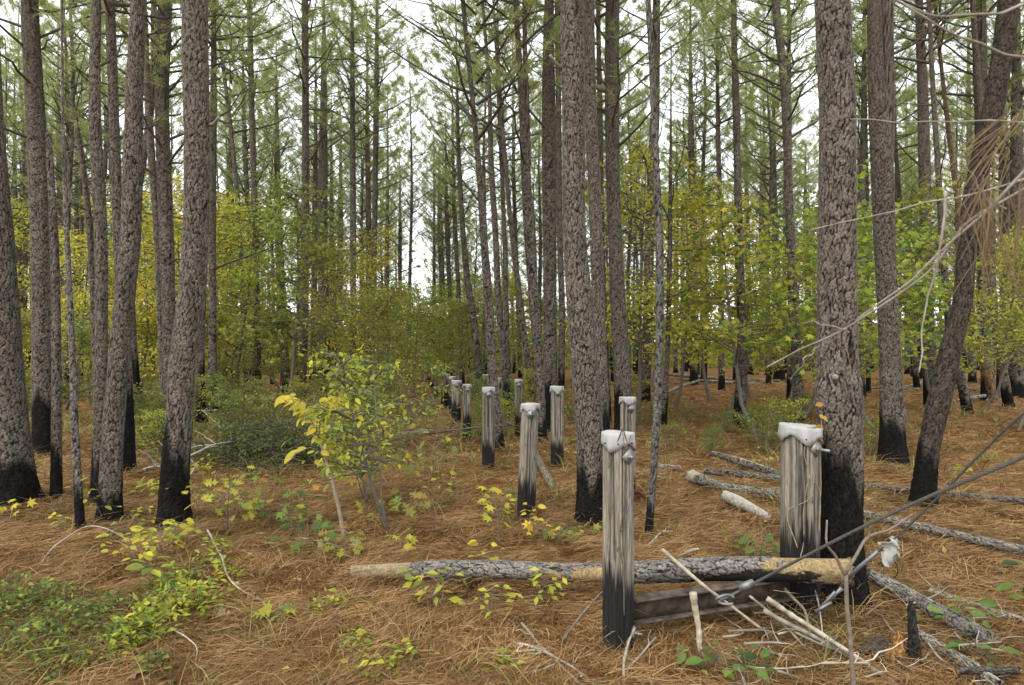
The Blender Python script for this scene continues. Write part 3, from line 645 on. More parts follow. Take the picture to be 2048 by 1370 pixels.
def under(kind, px, d, H, label, group, rot=0., tint=(1, 1, 1), k=None, name='understory_tree', cat='tree', wide=1.0):
    x = (px - 1024) / FPX * d; ms = ULIB[kind]; st, fo = ms[(int(px) if k is None else k) % len(ms)]
    base = {'yel': 6.5, 'ygr': 5.5, 'grn': 5., 'olv': 4., 'shrub': 1.3, 'star': 5.5}[kind]
    r = thing(name, (x, d, float(gh(x, d)) - .02), label, cat, group); s = H / base; r.scale = (s * wide, s * wide, s); r.rotation_euler = (0, 0, rot)
    a = obj('stem', st, r); b = obj('foliage', fo, r, kind='stuff'); b.color = (*tint, 1)
g = np.random.default_rng(77)
def many(kind, spots, label, group, **kw):
    md = sorted(q[2] for q in spots)[len(spots) // 2]
    for (px, d, H) in spots: under(kind, px, d, H, ('taller ' if H >= md else 'shorter ') + label, group, rot=g.uniform(0, 6.28), tint=tuple(g.uniform(.85, 1.15) * np.array([g.uniform(.9, 1.1), 1, 1])), **kw)
many('yel', [(1275, 17, 6.6), (1350, 20, 6.8), (1420, 23, 7.6), (1500, 26, 8)], 'yellow leaved understory tree behind the slim grey trunk', 'yellow understory trees behind the slim grey trunk')
many('star', [(1510, 15, 5.6), (1455, 18, 5.2), (1600, 17, 5.0), (1760, 14, 5.0), (1815, 17, 5.6), (1880, 20, 6.0)], 'green and yellow star leaved tree around the thick scarred pine', 'star leaved understory trees around the scarred pine')
many('ygr', [(1580, 24, 5), (1700, 23, 6), (1960, 20, 5), (2035, 15, 4.5), (2000, 26, 6), (1640, 30, 6)], 'yellow green understory tree in the open stand', 'yellow green understory trees in the open stand')
many('grn', [(575, 21, 7), (1150, 30, 5), (1240, 24, 4.5), (1300, 34, 6)], 'dark green leafy tree among slender pines', 'dark green leafy trees among slender pines')
many('yel', [(690, 24, 6), (715, 30, 7.5), (270, 20, 5.5), (345, 24, 8), (180, 24, 6.5), (90, 30, 9), (420, 30, 9), (360, 34, 11)], 'yellowing leafy tree in the thicket beyond the brush pile', 'yellowing trees in the thicket')
many('ygr', [(30, 20, 5), (130, 22, 5.5), (230, 28, 8), (380, 20, 6), (450, 24, 7), (520, 32, 9), (560, 40, 9), (310, 36, 10), (0, 34, 10), (640, 36, 8), (850, 50, 7), (900, 56, 8.5), (960, 50, 7), (1015, 56, 8.5), (930, 64, 9), (870, 64, 9), (1060, 52, 7.5), (800, 56, 8)], 'yellow green leafy tree in the thicket beyond the brush pile', 'yellow green trees in the thicket')
many('olv', [(770, 25, 4.2), (800, 30, 4.6), (835, 34, 4.8), (740, 20, 3.4), (870, 38, 4.8), (905, 42, 5), (950, 34, 4.6), (1000, 36, 5), (820, 22, 3.2), (1060, 38, 5), (1110, 44, 5)], 'olive leaved small tree at the far end of the post rows', 'olive small trees at the far end of the posts')
many('olv', [(20, 16, 2.6), (140, 17, 2.4), (260, 22, 3), (430, 22, 3), (490, 26, 3.4), (610, 28, 3.6), (330, 20, 2.6), (560, 24, 3)], 'olive leaved bush under the thicket trees', 'olive bushes under the thicket trees', name='bush', cat='bush')
sh = []
for q in range(66):
    d = g.uniform(11.5, 32); px = g.uniform(-40, 1000)
    x = (px - 1024) / FPX * d
    if abs(x - ROW(d)) < .9 or (px > 780 and d < 14): continue
    sh.append((px, d, g.uniform(.5, 1.25)))
many('shrub', sh, 'low leafy shrub in the undergrowth on the thicket side of the posts', 'low shrubs on the thicket side', name='shrub', cat='shrub')
many('shrub', [(x_, d_, h_) for x_, d_, h_ in [(1290, 16, .6), (1350, 13, .45), (1420, 12, .5), (1540, 12, .8), (1580, 13, .9), (1150, 17, .9), (1190, 20, 1), (1030, 19, 1.1), (985, 17, .9), (1070, 22, 1.2), (1520, 16, .6),
      (1740, 12, .6), (1260, 22, 1), (1450, 15, .5), (1620, 18, .7), (1710, 15, .6), (970, 13, .7), (1010, 14, .8), (1330, 20, .6), (1380, 17, .5)]],
     'low leafy shrub on the straw among the capped posts and fallen logs', 'low shrubs among the posts and logs', name='shrub', cat='shrub')

# a far wood that reads as one mass
g = np.random.default_rng(9); n = 125000
y = g.uniform(66, 110, n); x = g.uniform(-.95, .95, n) * y
z = np.where(g.random(n) < .55, g.uniform(0, 6.5, n), g.uniform(0, 15, n))
cl = np.sin(x * .45 + .2 * y) * np.sin(x * .21 + y * .3) + .6 * np.sin(x * 1.1 + z * .5) + .5 * np.sin(z * .9 + x * .3); keep = (cl > -.6 + .11 * z) | (z < 5)
x, y, z = x[keep], y[keep], z[keep]; n = len(x)
low = z < 6.5
C = np.where(low[:, None], pal(g, n, YGR + OLV + GRN, .25), pal(g, n, NDL, .25))
V, F, C = leaves('flat', np.stack([x, y, z - .4], -1), g.normal(0, 1, (n, 3)), g.normal(0, 1, (n, 3)), g.uniform(.3, .7, n), C)
obj('far_woods', mesh('far_woods', V, None, F, M_LEAF, C, False), kind='stuff', label='far mass of yellow green thicket closing off the wood', category='far woods')

# ------------------------------------------------------------------ timber posts with white caps
def PZ(px, py, z=0.0, wpx=0.0):
    """point seen at a pixel that stands z metres (plus half its own width) above the floor"""
    d = CAM_H * FPX / max(py - HZ, 6)
    for _ in range(40):
        x = (px - 1024) / FPX * d
        d = .5 * d + .5 * max(CAM_H - float(gh(x, d)) - z - wpx / FPX * d * .42, .05) * FPX / max(py - HZ, 6)
    return U(px, py, d)
def hexnut(mb, c, n, r, h, C):
    n = np.asarray(n, float); P = np.array([c, np.asarray(c) + n * h]); V, Q, T = tube(P, r, 6); mb.add(V, Q, T, C)
def plate_on(root, ang, z, r, size, bolt=.03, tilt=math.pi / 4, push=.0):
    """square washer set cornerwise on the pole with its bolt and nut"""
    nrm = np.array([math.sin(ang), -math.cos(ang), 0]); tg = np.array([math.cos(ang), math.sin(ang), 0]); c = nrm * (r + .004 + push) + (0, 0, z)
    e1 = math.cos(tilt) * tg + math.sin(tilt) * np.array([0, 0, 1]); e2 = -math.sin(tilt) * tg + math.cos(tilt) * np.array([0, 0, 1])
    V = [c + a * e1 * size / 2 + b_ * e2 * size / 2 + k * nrm for k in (-.012, .006) for a, b_ in ((-1, -1), (1, -1), (1, 1), (-1, 1))]
    m_ = MB(); m_.add(V, [(3, 2, 1, 0), (4, 5, 6, 7), (0, 1, 5, 4), (1, 2, 6, 5), (2, 3, 7, 6), (3, 0, 4, 7)], None, (.24, .24, .23))
    pl_ = obj('washer_plate', m_.me('washer_plate', M_ZINC, False), root)
    b_ = MB(); b_.tube([c, c + nrm * bolt], size * .13, 8, (.24, .24, .23)); hexnut(b_, c + nrm * .006, nrm, size * .24, size * .18, (.22, .22, .21))
    obj('bolt', b_.me('bolt', M_ZINC, False), pl_)
def post(px, topy, wpx, label, by=None, depth=None, lean=0, char=.35, plates=((.5, .06, .066, .03),), captilt=(0, 0), seed=0, group=None, tone=1.0, green=0., capdrop=.78):
    g = np.random.default_rng(2000 + seed)
    b = G(px, by) if by else np.array([(px - 1024) / FPX * depth, depth, float(gh((px - 1024) / FPX * depth, depth))])
    d = b[1]; r = wpx / FPX * d / 2; h = U(px, topy, d)[2] - b[2]; dx = lean / FPX * d
    pxm = 682 / d; nseg = int(np.clip(2 * np.pi * r * pxm / .9, 14, 110)); m = int(np.clip(h * pxm / 1.3, 16, 170))
    th = np.arange(nseg) * 2 * np.pi / nseg; zz = np.linspace(-.06, h, m); TH, Z = np.meshgrid(th, zz); t = np.clip(Z / h, 0, 1)
    rad = r * (1.0 - .03 * t) * np.ones_like(TH); tn = np.ones_like(TH); crack = np.zeros_like(TH)
    for k in range(34):
        a0 = g.uniform(0, 6.28); wd = g.uniform(.015, .05) * max(1, .9 / (pxm * r)); z0, ln = g.uniform(0, 1.05), g.uniform(.15, .6)
        da = np.abs((TH - a0 - .04 * np.sin(Z * 5 + k) + np.pi) % (2 * np.pi) - np.pi)
        crack = np.maximum(crack, np.exp(-(da / wd) ** 2) * sstep(ln - np.abs(t - z0), 0, .12) * g.uniform(.4, 1))
    for k in range(5):
        a0 = g.uniform(0, 6.28) if k > 1 else g.uniform(3.9, 5.5); wd = max(g.uniform(.022, .04), .75 / (pxm * r)); z0, ln = g.uniform(.3, 1.0), g.uniform(.2, .5)
        da = np.abs((TH - a0 - .07 * np.sin(Z * 3.3 + k * 2) + np.pi) % (2 * np.pi) - np.pi); q_ = np.exp(-(da / wd) ** 2) * sstep(ln - np.abs(t - z0), 0, .06)
        crack = np.maximum(crack, q_); rad -= q_ * .011 * (r / .095)
    for k in range(3):                                            # knots
        a0, z0 = g.uniform(3.6, 5.8), g.uniform(.35, .95) * h; dd_ = np.sqrt((((TH - a0 + np.pi) % (2 * np.pi) - np.pi) * r) ** 2 + ((Z - z0) * .7) ** 2)
        crack = np.maximum(crack, .8 * np.exp(-(dd_ / .011) ** 2))
    rad -= crack * .0075 * (r / .095); rad += .004 * r / .095 * np.sin(TH * 3 + g.uniform(0, 6)) + .0015 * np.sin(TH * 17 + np.sin(Z * 4) * 2)
    st = sum(np.sin(TH * f + g.uniform(0, 6.28) + .6 * np.sin(Z * g.uniform(1, 4) + f)) for f in (5, 9, 14, 23, 31)) / 3.2
    st2 = np.interp(TH.ravel() * nseg / 6.2832, np.arange(nseg), g.normal(0, 1, nseg)).reshape(TH.shape)
    tn = 1 + .18 * st + .12 * st2
    grey = np.array([.205, .187, .155]) * tone; warm = np.array([.265, .220, .155]) * tone
    C = grey + (warm - grey) * sstep(st - .2 * t, -.3, 1.)[..., None]; C = C * tn[..., None]
    C = C * (1 - green * sstep(np.sin(TH + 1.0), .2, .9)[..., None] * np.array([.35, .1, .5]))
    C = C * (1 - .8 * crack[..., None])
    edge = .28 * np.cos(TH - 3.9) + sum(np.sin(TH * f + g.uniform(0, 6.28)) for f in (2, 4, 7, 11)) * .07 + .10 * st2 + .12 * st
    k = sstep(char * (1 + edge * .65) - Z, -.03, .10) * .97; C = C * (1 - k[..., None]) + np.array([.006, .0056, .0053]) * (1 + .5 * st2[..., None] * .5) * k[..., None]
    C = np.maximum(C, .006)
    V = np.stack([rad * np.cos(TH) + dx * t, rad * np.sin(TH), Z], -1).reshape(-1, 3)
    i = np.arange(m - 1)[:, None] * nseg; j = np.arange(nseg)[None]; kk = (j + 1) % nseg
    Q = np.stack([i + j, i + kk, i + nseg + kk, i + nseg + j], -1).reshape(-1, 4)
    V = np.vstack([V, [dx, 0, h]]); jj = np.arange(nseg); T3 = np.stack([jj + (m - 1) * nseg, (jj + 1) % nseg + (m - 1) * nseg, np.full(nseg, m * nseg)], -1)
    root = thing('timber_post', b, label, 'post', group)
    obj('pole', mesh('pole', V, Q, T3, M_POST, np.vstack([C.reshape(-1, 3), [.3, .26, .2]])), root)
    # cap: a sheet folded down over the end, its skirt cut into lapped flaps
    ns = 44 if wpx > 20 else 24; a = np.arange(ns) * 2 * np.pi / ns; rc = r * 1.05; nf = int(g.integers(3, 5)); ph = g.uniform(0, 6.28)
    kn = np.sort(np.r_[np.linspace(0, 6.2832, nf * 2, endpoint=False) + g.uniform(-.12, .12, nf * 2)]); kv = np.where(np.arange(nf * 2) % 2, g.uniform(.34, .5, nf * 2), g.uniform(.9, 1.08, nf * 2)); kd = np.where(np.arange(nf * 2) % 2, -.2, g.uniform(.1, 1.2, nf * 2))
    per = lambda v: np.interp(a, np.r_[kn[-1] - 6.2832, kn, kn[0] + 6.2832], np.r_[v[-1], v, v[0]])
    drop = r * capdrop * (1.5 if wpx > 50 else 1.3) * np.minimum(per(kv) * 1.12, .98 + .04 * g.random()); dent = per(kd)
    rows, cols_ = [], []
    for q, (fr, fz) in enumerate([(0.03, .03), (.5, .03), (.9, .02), (.99, .0), (1.012, -.06), (1.014, -.3), (1.02, -.65), (1.03, -1.0)]):
        rr_ = rc * (fr + (dent * .07 * (q - 3) / 4 if q > 3 else 0) + g.normal(0, .010, ns) * (q > 3) + .035 * np.sign(np.sin(a * 7 + ph)) * (q > 4) * (q - 4) / 3)
        z_ = (fz * r * .6 + .02 * r * dent * (q == 3) if q < 4 else fz * drop) + g.normal(0, .014 * r, ns) + (.03 * r * np.sin(a * 2 + ph) * min(fr, 1))
        rows.append(np.stack([rr_ * np.cos(a), rr_ * np.sin(a), z_ + captilt[0] * rr_ * np.cos(a) + captilt[1] * rr_ * np.sin(a)], -1))
    V = np.concatenate(rows); i = np.arange(len(rows) - 1)[:, None] * ns; j = np.arange(ns)[None]; kk = (j + 1) % ns
    Q = np.stack([i + kk, i + j, i + ns + j, i + ns + kk], -1).reshape(-1, 4)
    V = np.vstack([V, [0, 0, .03 * r]]); T3 = np.stack([jj2 := np.arange(ns), (jj2 + 1) % ns, np.full(ns, len(V) - 1)], -1)
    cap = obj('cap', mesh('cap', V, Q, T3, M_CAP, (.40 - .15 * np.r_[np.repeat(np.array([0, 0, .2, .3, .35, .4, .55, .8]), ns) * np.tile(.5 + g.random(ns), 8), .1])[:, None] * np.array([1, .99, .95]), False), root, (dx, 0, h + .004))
    so = cap.modifiers.new('thickness', 'SOLIDIFY'); so.thickness = .001; so.offset = 0
    if wpx > 30:
        for na in (-.95, -.15, .75):
            nm = MB(); n_ = np.array([math.sin(na), -math.cos(na), 0]); nm.tube([n_ * rc * 1.02 + (0, 0, -r * .6), n_ * rc * 1.14 + (0, 0, -r * .6)], .0045, 8, (.05, .045, .04)); obj('nail', nm.me('nail', M_RUST), cap)
    for (ang, dz, size, bolt) in plates:
        tz = (h - dz) / h; plate_on(root, ang, h - dz, r, size, bolt)
        for o in list(root.children)[-1:]: o.location.x += dx * tz
    return root, b, r, h
P1 = post(1236, 866, 62, 'weathered grey post with white cap standing before the long fallen log', by=1298, char=.47, plates=((.55, .13, .066, .035), (1.15, 1.19, .06, .05)), seed=1, tone=1.1)
P2 = post(1601, 852, 75, 'widest capped post, streaked grey, touching the thick scarred pine', by=1232, char=.56, plates=((.45, .14, .075, .10),), captilt=(-.09, .03), seed=2, tone=.85, green=.6, capdrop=.60)
post(1052, 808, 36, 'grooved capped post tilting slightly, yellow seedlings at its black foot', by=1042, lean=9, char=.42, plates=((.05, .10, .075, .03),), seed=3)
post(977, 775, 25, 'capped post with leaning brown footed pine right behind it', by=938, char=.38, plates=((.1, .10, .07, .03),), seed=4, tone=.8)
post(1114, 773, 26, 'clean capped post in front of a straight pine near the thick scaly pine', by=932, char=.36, plates=((.1, .10, .07, .03),), seed=5)
post(1255, 795, 31, 'capped post half hidden behind the post at the fallen log', by=990, char=.3, plates=((.35, .13, .075, .03),), seed=6)
post(934, 769, 17, 'capped post with a dark vertical split, third along the thicket side row', by=883, char=.5, plates=((.2, .10, .07, .03),), seed=7)
post(913, 761, 19, 'capped post beside the post with a dark vertical split', by=851, char=.5, plates=((.2, .12, .07, .03),), seed=8)
post(1037, 759, 15, 'slim capped post beside the pine that forks high up', by=876, char=.45, plates=((.1, .11, .07, .03),), seed=9)
post(1003, 756, 14, 'slightly tilted capped post standing in brush with black foot', by=834, lean=-3, char=.5, plates=((.1, .12, .08, .03),), seed=10)
for k, (px, ty, dd) in enumerate([(904, 753, 20), (894, 748, 22.5), (887, 745, 25), (872, 737, 30), (866, 730, 36), (862, 727, 41), (859, 725, 47), (857, 723, 53), (884, 724, 50), (890, 727, 44), (921, 739, 40), (938, 742, 36), (971, 749, 23)]):
    post(px, ty, .185 * FPX / dd, 'small capped post in the receding far end of the post rows', depth=dd, char=.5, plates=((.2, .12, .08, .03),), seed=20 + k, group='capped posts at the far end of the rows')

# ------------------------------------------------------------------ fallen logs, beam, cables
def log_(pts, label, name='fallen_log', cat='log', group=None, seed=0, peel=None, char=0, plate=(0.143, 0.129, 0.112), px=None, amp=.006, rr=None):
    """pts: (point, radius); a trunk lying along them"""
    P = np.array([p for p, r in pts]); r = np.array([q for p, q in pts]); d = P[:, 1].mean(); pm = 682 / d
    L = np.linalg.norm(np.diff(P, axis=0), axis=1).sum(); m = int(np.clip(L * pm / 1.2, 12, 520)); ns = int(np.clip(2 * np.pi * r.mean() * pm / .9, 8, 80))
    A = spline(np.column_stack([P, r]), m); A[:, 3] *= 1 + .05 * np.sin(np.linspace(0, 9, m) + seed)
    b = P[0]; V, Q, T3, C = bark_tube(A[:, :3] - b, A[:, 3], ns, 3000 + seed, max(.03, 2.5 / pm), max(.11, 5.5 / pm), amp, plate=plate, peel=peel, vertical=False)
    g = np.random.default_rng(seed); e = g.normal(0, r[0] * .25, (ns, 3)); V[:ns] += e * .6; V[(m - 1) * ns:m * ns] += e * .6   # broken ends
    return thing(name, b, label, cat, group, mesh('bark', V, Q, T3, M_BARK, C))
YW = (.29, .21, .105); PW = (.36, .31, .235)
def seg(*q):
    q = [(x, y, w_ * (1.2 if y > 880 else 1), z + (.035 if y > 880 else .02)) for x, y, w_, z in q]     # lying on top of the straw
    return [(PZ(x, y, z, w_), w_ / FPX * PZ(x, y, z, w_)[1] / 2) for x, y, w_, z in q]
Lp = [(np.array([-1.274, 5.45, .085 + float(gh(-1.27, 5.45))]), .058), (np.array([-.35, 5.14, .15]), .064), (np.array([.62, 4.82, .225]), .071), (np.array([1.45, 4.56, .335]), .079), (np.array([2.15, 4.33, .398]), .083)]
log_(Lp, 'long fallen pine log with peeled yellow ends lying between the posts', seed=1, char=0, amp=.007, peel=[(-.05, .155, 1.2, 2.6, (.27, .205, .125)), (.43, .485, 2.3, 1.0, YW), (.505, .56, 1.9, 1.2, YW), (.88, 1.05, .9, 1.5, YW), (.55, .60, 2.9, .5, YW), (.72, .93, 2.6, 1.0, (.02, .018, .016)), (.66, .80, 4.2, 1.3, (.05, .043, .036))], plate=(0.170, 0.153, 0.136))
log_(seg((1737, 1148, 17, .10), (1800, 1182, 24, .03), (1880, 1226, 26, 0), (1985, 1282, 26, 0)), 'grey barked log running from the end of the long log', seed=2, plate=(0.184, 0.170, 0.150))
log_(seg((1385, 953, 22, .02), (1440, 972, 17, 0), (1570, 992, 17, 0), (1740, 1032, 15, 0), (1900, 1068, 16, 0), (2060, 1104, 17, 0)), 'long thin grey log with pale root end, passing behind the wide post', seed=3, peel=[(-.02, .05, 1.5, 3, PW)], plate=(0.170, 0.153, 0.129))
log_(seg((1408, 942, 10, .02), (1480, 948, 12, 0), (1570, 958, 11, 0), (1720, 971, 10, 0), (1880, 988, 11, 0), (2060, 1003, 12, 0)), 'long dark log farther back with bark falling off', seed=4, plate=(0.129, 0.116, 0.099))
log_(seg((1424, 906, 9, .12), (1490, 926, 13, .05), (1575, 954, 12, 0)), 'short split log propped at one end, pale on top', seed=5, peel=[(0, .7, 1.2, .7, PW)])
log_(seg((1452, 992, 20, 0), (1485, 1008, 22, 0), (1540, 1036, 12, -.02)), 'white rotten log piece with a knot hole', seed=6, peel=[(-.1, 1.1, 0, 4, (.40, .37, .31))], plate=(0.408, 0.381, 0.313))
log_(seg((1858, 1183, 13, 0), (1950, 1212, 12, -.01), (2060, 1246, 11, -.02)), 'half buried pale log under needles', seed=7, plate=(0.231, 0.197, 0.150))
log_(seg((1836, 1270, 20, 0), (1920, 1318, 18, 0), (2000, 1372, 18, 0)), 'pale cracked log by the burnt stump', seed=8, plate=(0.245, 0.218, 0.177))
log_(seg((1915, 1342, 11, .05), (1980, 1340, 11, .04), (2036, 1342, 12, .04)), 'short dark stick lying across the pale cracked log', seed=9, plate=(0.068, 0.061, 0.054), name='fallen_stick', cat='stick')
log_(seg((1318, 932, 7, 0), (1362, 936, 7, 0)), 'short pale log piece on straw behind the slim grey trunk', seed=10, plate=(0.245, 0.211, 0.170))
log_(seg((1068, 898, 9, .06), (1085, 935, 12, .02), (1105, 972, 13, 0)), 'broken brown branch lying between two capped posts', seed=11, plate=(0.204, 0.163, 0.116), name='fallen_branch', cat='branch')
FARL = 'far fallen logs'
for k, q in enumerate([((1338, 749, 5, 0), (1440, 757, 6, 0), (1560, 762, 5, 0)), ((1345, 757, 4, 0), (1450, 764, 5, 0), (1520, 768, 4, 0)), ((1325, 790, 7, .1), (1365, 772, 6, .2), (1400, 760, 4, .3)),
                       ((1795, 776, 6, 0), (1830, 769, 6, .1), (1858, 758, 6, .35)), ((1905, 803, 6, 0), (1970, 791, 7, .1)), ((1730, 775, 4, 0), (1840, 778, 5, 0)), ((1900, 772, 4, 0), (1955, 780, 5, 0)), ((480, 833, 5, 0), (560, 832, 6, 0)), ((795, 868, 6, 0), (865, 862, 7, 0))]):
    log_(seg(*q), 'thin pale log fallen far back among the standing pines', group=FARL, seed=30 + k, plate=(0.245, 0.224, 0.190))
# steel beam between the two nearest posts
e0, e1 = np.array([.735, 4.19, .195]), np.array([1.86, 4.57, .205]); bl_ = np.linalg.norm(e1 - e0)
bm = MB()
for (y0, y1, z0, z1) in ((-.05, .05, .068, .078), (-.05, .05, -.065, -.055), (-.005, .005, -.055, .068)): bm.box(0, bl_, y0, y1, z0, z1, (.115, .085, .062))
be = thing('steel_beam', e0, 'rusty brown steel beam joining the two nearest capped posts', 'beam'); be.rotation_euler = (0, -math.asin((e1 - e0)[2] / bl_), math.atan2(e1[1] - e0[1], e1[0] - e0[0]))
wb_ = MB(); wb_.box(0, bl_, -.0045, .0045, -.0555, .0685, (.075, .056, .042)); obj('web', wb_.me('web', M_RUST, False), be)
for z0, z1 in ((.068, .079), (-.066, -.055)):
    f_ = MB(); f_.box(0, bl_, -.052, .052, z0, z1, (.085, .068, .054)); fo = obj('flange', f_.me('flange', M_RUST, False), be)
    bv = fo.modifiers.new('bevel', 'BEVEL'); bv.width = .003; bv.segments = 2
g = np.random.default_rng(31)
def cable(pts, r, label, seed):
    A = spline(pts, 260); root = thing('steel_cable', A[0], label, 'cable'); T, N, B = frames(A)
    s_ = np.r_[0, np.cumsum(np.linalg.norm(np.diff(A, axis=0), axis=1))]
    for k in range(6):
        a = s_ / .15 * 2 * np.pi + k * np.pi / 3; P = A + (r * .62) * (np.cos(a)[:, None] * N + np.sin(a)[:, None] * B) - A[0]
        m_ = MB(); m_.tube(P, r * .40, 6, (.16, .16, .155)); obj('strand', m_.me('strand', M_ZINC), root)
    return root, A
cA, A = cable([U(1432, 1206, 4.22), U(1509, 1166, 4.08), U(1600, 1118, 3.75), U(1725, 1054, 3.35), U(1863, 991, 2.98), U(2060, 908, 2.55), np.array([2.35, 1.2, 2.35]), np.array([2.75, 0., 3.2])], .0085, 'thick twisted steel cable clamped at the beam, rising past the thick scarred pine', 1)
m_ = MB(); c0 = U(1490, 1172, 4.12) - A[0]; V, Q, T = tube([c0 + (-.03, .01, -.018), c0, c0 + (.05, -.01, .03)], [.02, .026, .02], 7); m_.add(V, Q, T, (.20, .20, .19)); obj('clamp', m_.me('clamp', M_ZINC, False), cA)
m_ = MB(); th_ = np.linspace(.3, 5.6, 26); c0 = U(1450, 1198, 4.16) - A[0]
m_.tube(np.stack([c0[0] + .055 * np.cos(th_), c0[1] - .01 + .01 * np.sin(th_ * 2), c0[2] + .028 * np.sin(th_)], -1), .009, 7, (.19, .195, .19)); obj('cable_loop', m_.me('cable_loop', M_ZINC), cA)
cB, A = cable([U(1606, 1262, 4.42), U(1645, 1222, 4.36), U(1700, 1150, 4.2), U(1790, 1076, 3.95), U(1880, 991, 3.62), U(1960, 909, 3.32), U(2060, 817, 3.0), np.array([2.75, 2.0, 2.2]), np.array([3.2, .8, 3.3])], .0065, 'thinner steel cable with grey sleeve anchored beside the wide post', 2)
m_ = MB(); m_.tube(np.array([U(1690, 1162, 4.2), U(1720, 1133, 4.13), U(1756, 1103, 4.04)]) - A[0], .0125, 10, (.19, .20, .22)); obj('sleeve', m_.me('sleeve', M_ZINC), cB)
for k, off in enumerate((-.018, .02)):
    m_ = MB(); m_.tube(np.array([U(1634, 1226, 4.3), U(1676, 1180, 4.2)]) - A[0] + (off, 0, off * .6), .009, 8, (.19, .19, .18)); obj('turnbuckle_rod', m_.me('turnbuckle_rod', M_ZINC), cB)
for px, py in ((1645, 1214), (1668, 1188)):
    m_ = MB(); c0 = U(px, py, 4.24) - A[0]; m_.tube([c0 + (-.045, 0, -.03), c0 + (.05, -.01, .035)], .011, 6, (.20, .20, .19)); obj('bolt', m_.me('bolt', M_ZINC, False), cB)
gr_ = np.linspace(0, 1, 12); su, sv = np.meshgrid(gr_, gr_); q = np.random.default_rng(3)
cen = U(1768, 1088, 3.96); V = np.stack([(su - .5) * .10 + .03 * np.sin(sv * 5), .03 * np.sin(su * 7 + sv * 4) + .01 * q.normal(0, 1, su.shape), -sv * .16 * (1 - .6 * np.abs(su - .45))], -1).reshape(-1, 3)
V = V @ np.array(Matrix.Rotation(-.5, 3, 'Y')).T
i = np.arange(11)[:, None] * 12; j = np.arange(11)[None]; Q = np.stack([i + j, i + j + 1, i + 13 + j, i + 12 + j], -1).reshape(-1, 4)
o = thing('plastic_scrap', cen + (0, -.012, .02), 'torn dirty white plastic scrap hanging from the thinner cable', 'plastic scrap', None, mesh('plastic_scrap', V, Q, None, M_SCRAP, np.full((144, 3), .33) * (1, .97, .88))); o.modifiers.new('thickness', 'SOLIDIFY').thickness = .003

# needles drifted against the feet of posts and trees and along the long log
g = np.random.default_rng(17); dx_, dy_ = [], []
for o in list(COL.objects):
    if o.parent is None and o.location.y < 14 and o.name.split('.')[0] in ('timber_post', 'pine_tree', 'slim_tree', 'snag', 'sapling'):
        rad_ = .10 if o.name.startswith('timber') else .17; n = 240; a = g.uniform(0, 6.28, n); q = rad_ + g.gamma(1.2, .05, n); dx_.append(o.location.x + q * np.cos(a)); dy_.append(o.location.y + q * np.sin(a))
t_ = g.uniform(0, 1, 4200) ** 1.6; lx, ly = -1.32 + 3.45 * t_, 5.46 - 1.13 * t_; sd_ = g.choice([-1, 1], 4200) * (.05 + g.gamma(1.2, .035, 4200)); dx_.append(lx + .31 * sd_); dy_.append(ly + .95 * sd_)
for (qx, qy) in ((1880, 1226), (1500, 980), (1800, 1045), (1900, 1315)):
    c = G(qx, qy); dx_.append(c[0] + g.normal(0, .35, 500)); dy_.append(c[1] + g.normal(0, .12, 500))
dx_, dy_ = np.concatenate(dx_), np.concatenate(dy_)
db = MB(); db.add(*straw(len(dx_), 4.0, 8.5, .15, .0030, 18, .030, (dx_, dy_))); obj('straw_drift', db.me('straw_drift', M_STRAW), kind='stuff', label='pine needles drifted against post feet, trunks and the long log', category='pine straw')

# ------------------------------------------------------------------ sticks
def stick(pts, wpx, label, col=(.40, .35, .28), group=None, name='fallen_stick', seed=0, twigs=0, dark_end=None, n=26):
    """pts: (px, py, height above floor)"""
    P = np.array([PZ(*p) for p in pts]); d = P[:, 1].mean(); r = wpx / FPX * d / 2; A = spline(P, n) + wob(n, r * .5, seed + 5)
    g = np.random.default_rng(seed + 400); m_ = MB(); C = np.tile(col, (n * 8 + 2, 1)).astype(float)
    C *= .68
    tone = np.r_[np.repeat(1 + .18 * g.normal(0, 1, n), 8), 1, 1][:, None]; C = C * np.clip(tone, .5, 1.5)
    if dark_end: C[int(n * dark_end) * 8:-2] *= .22
    V, Q, T = tube(A, r * (1 - .35 * np.linspace(0, 1, n)) * (1 + .10 * g.normal(0, 1, n)), 8); m_.add(V, Q, T, C)
    root = thing(name, A[0], label, 'stick', group, m_.me(name, M_WOOD, True, A[0]))
    for k in range(twigs):
        i_ = int(g.integers(3, n - 2)); t_ = MB(); dd = A[i_] - A[i_ - 2]; az = math.atan2(dd[1], dd[0]) + g.choice([-1, 1]) * g.uniform(.4, 1)
        Pl, rl = limb(g, A[i_], az, g.uniform(0, .5), g.uniform(.1, .3), r * .4, 6, .1, .07); t_.tube(Pl, rl + .0008, 5, col); obj('twig', t_.me('twig', M_WOOD, True, A[0]), root)
    return root
stick([(1384, 1178, .40), (1394, 1240, .21), (1406, 1314, .0)], 15, 'pale split stake leaning on the steel beam', (.56, .48, .34), seed=1)
stick([(1534, 1196, .26), (1620, 1250, .16), (1720, 1318, .05), (1800, 1374, 0)], 11, 'long straight pale stick sloping down from the wide post', (.52, .45, .34), seed=2, twigs=2)
stick([(1530, 1215, .2), (1630, 1268, .10), (1740, 1336, .01)], 11, 'greyer stick lying under the long straight pale stick', (.30, .27, .22), seed=3)
stick([(1326, 1096, .50), (1400, 1160, .36), (1480, 1222, .17), (1560, 1286, .01)], 8, 'thin pale stick lying over the long log, burnt at its low end', (.50, .43, .31), seed=4, dark_end=.86)
stick([(1500, 1190, .25), (1560, 1245, .12), (1624, 1312, 0)], 6, 'thin stick under the steel cables, bare and bent', (.34, .28, .20), seed=5)
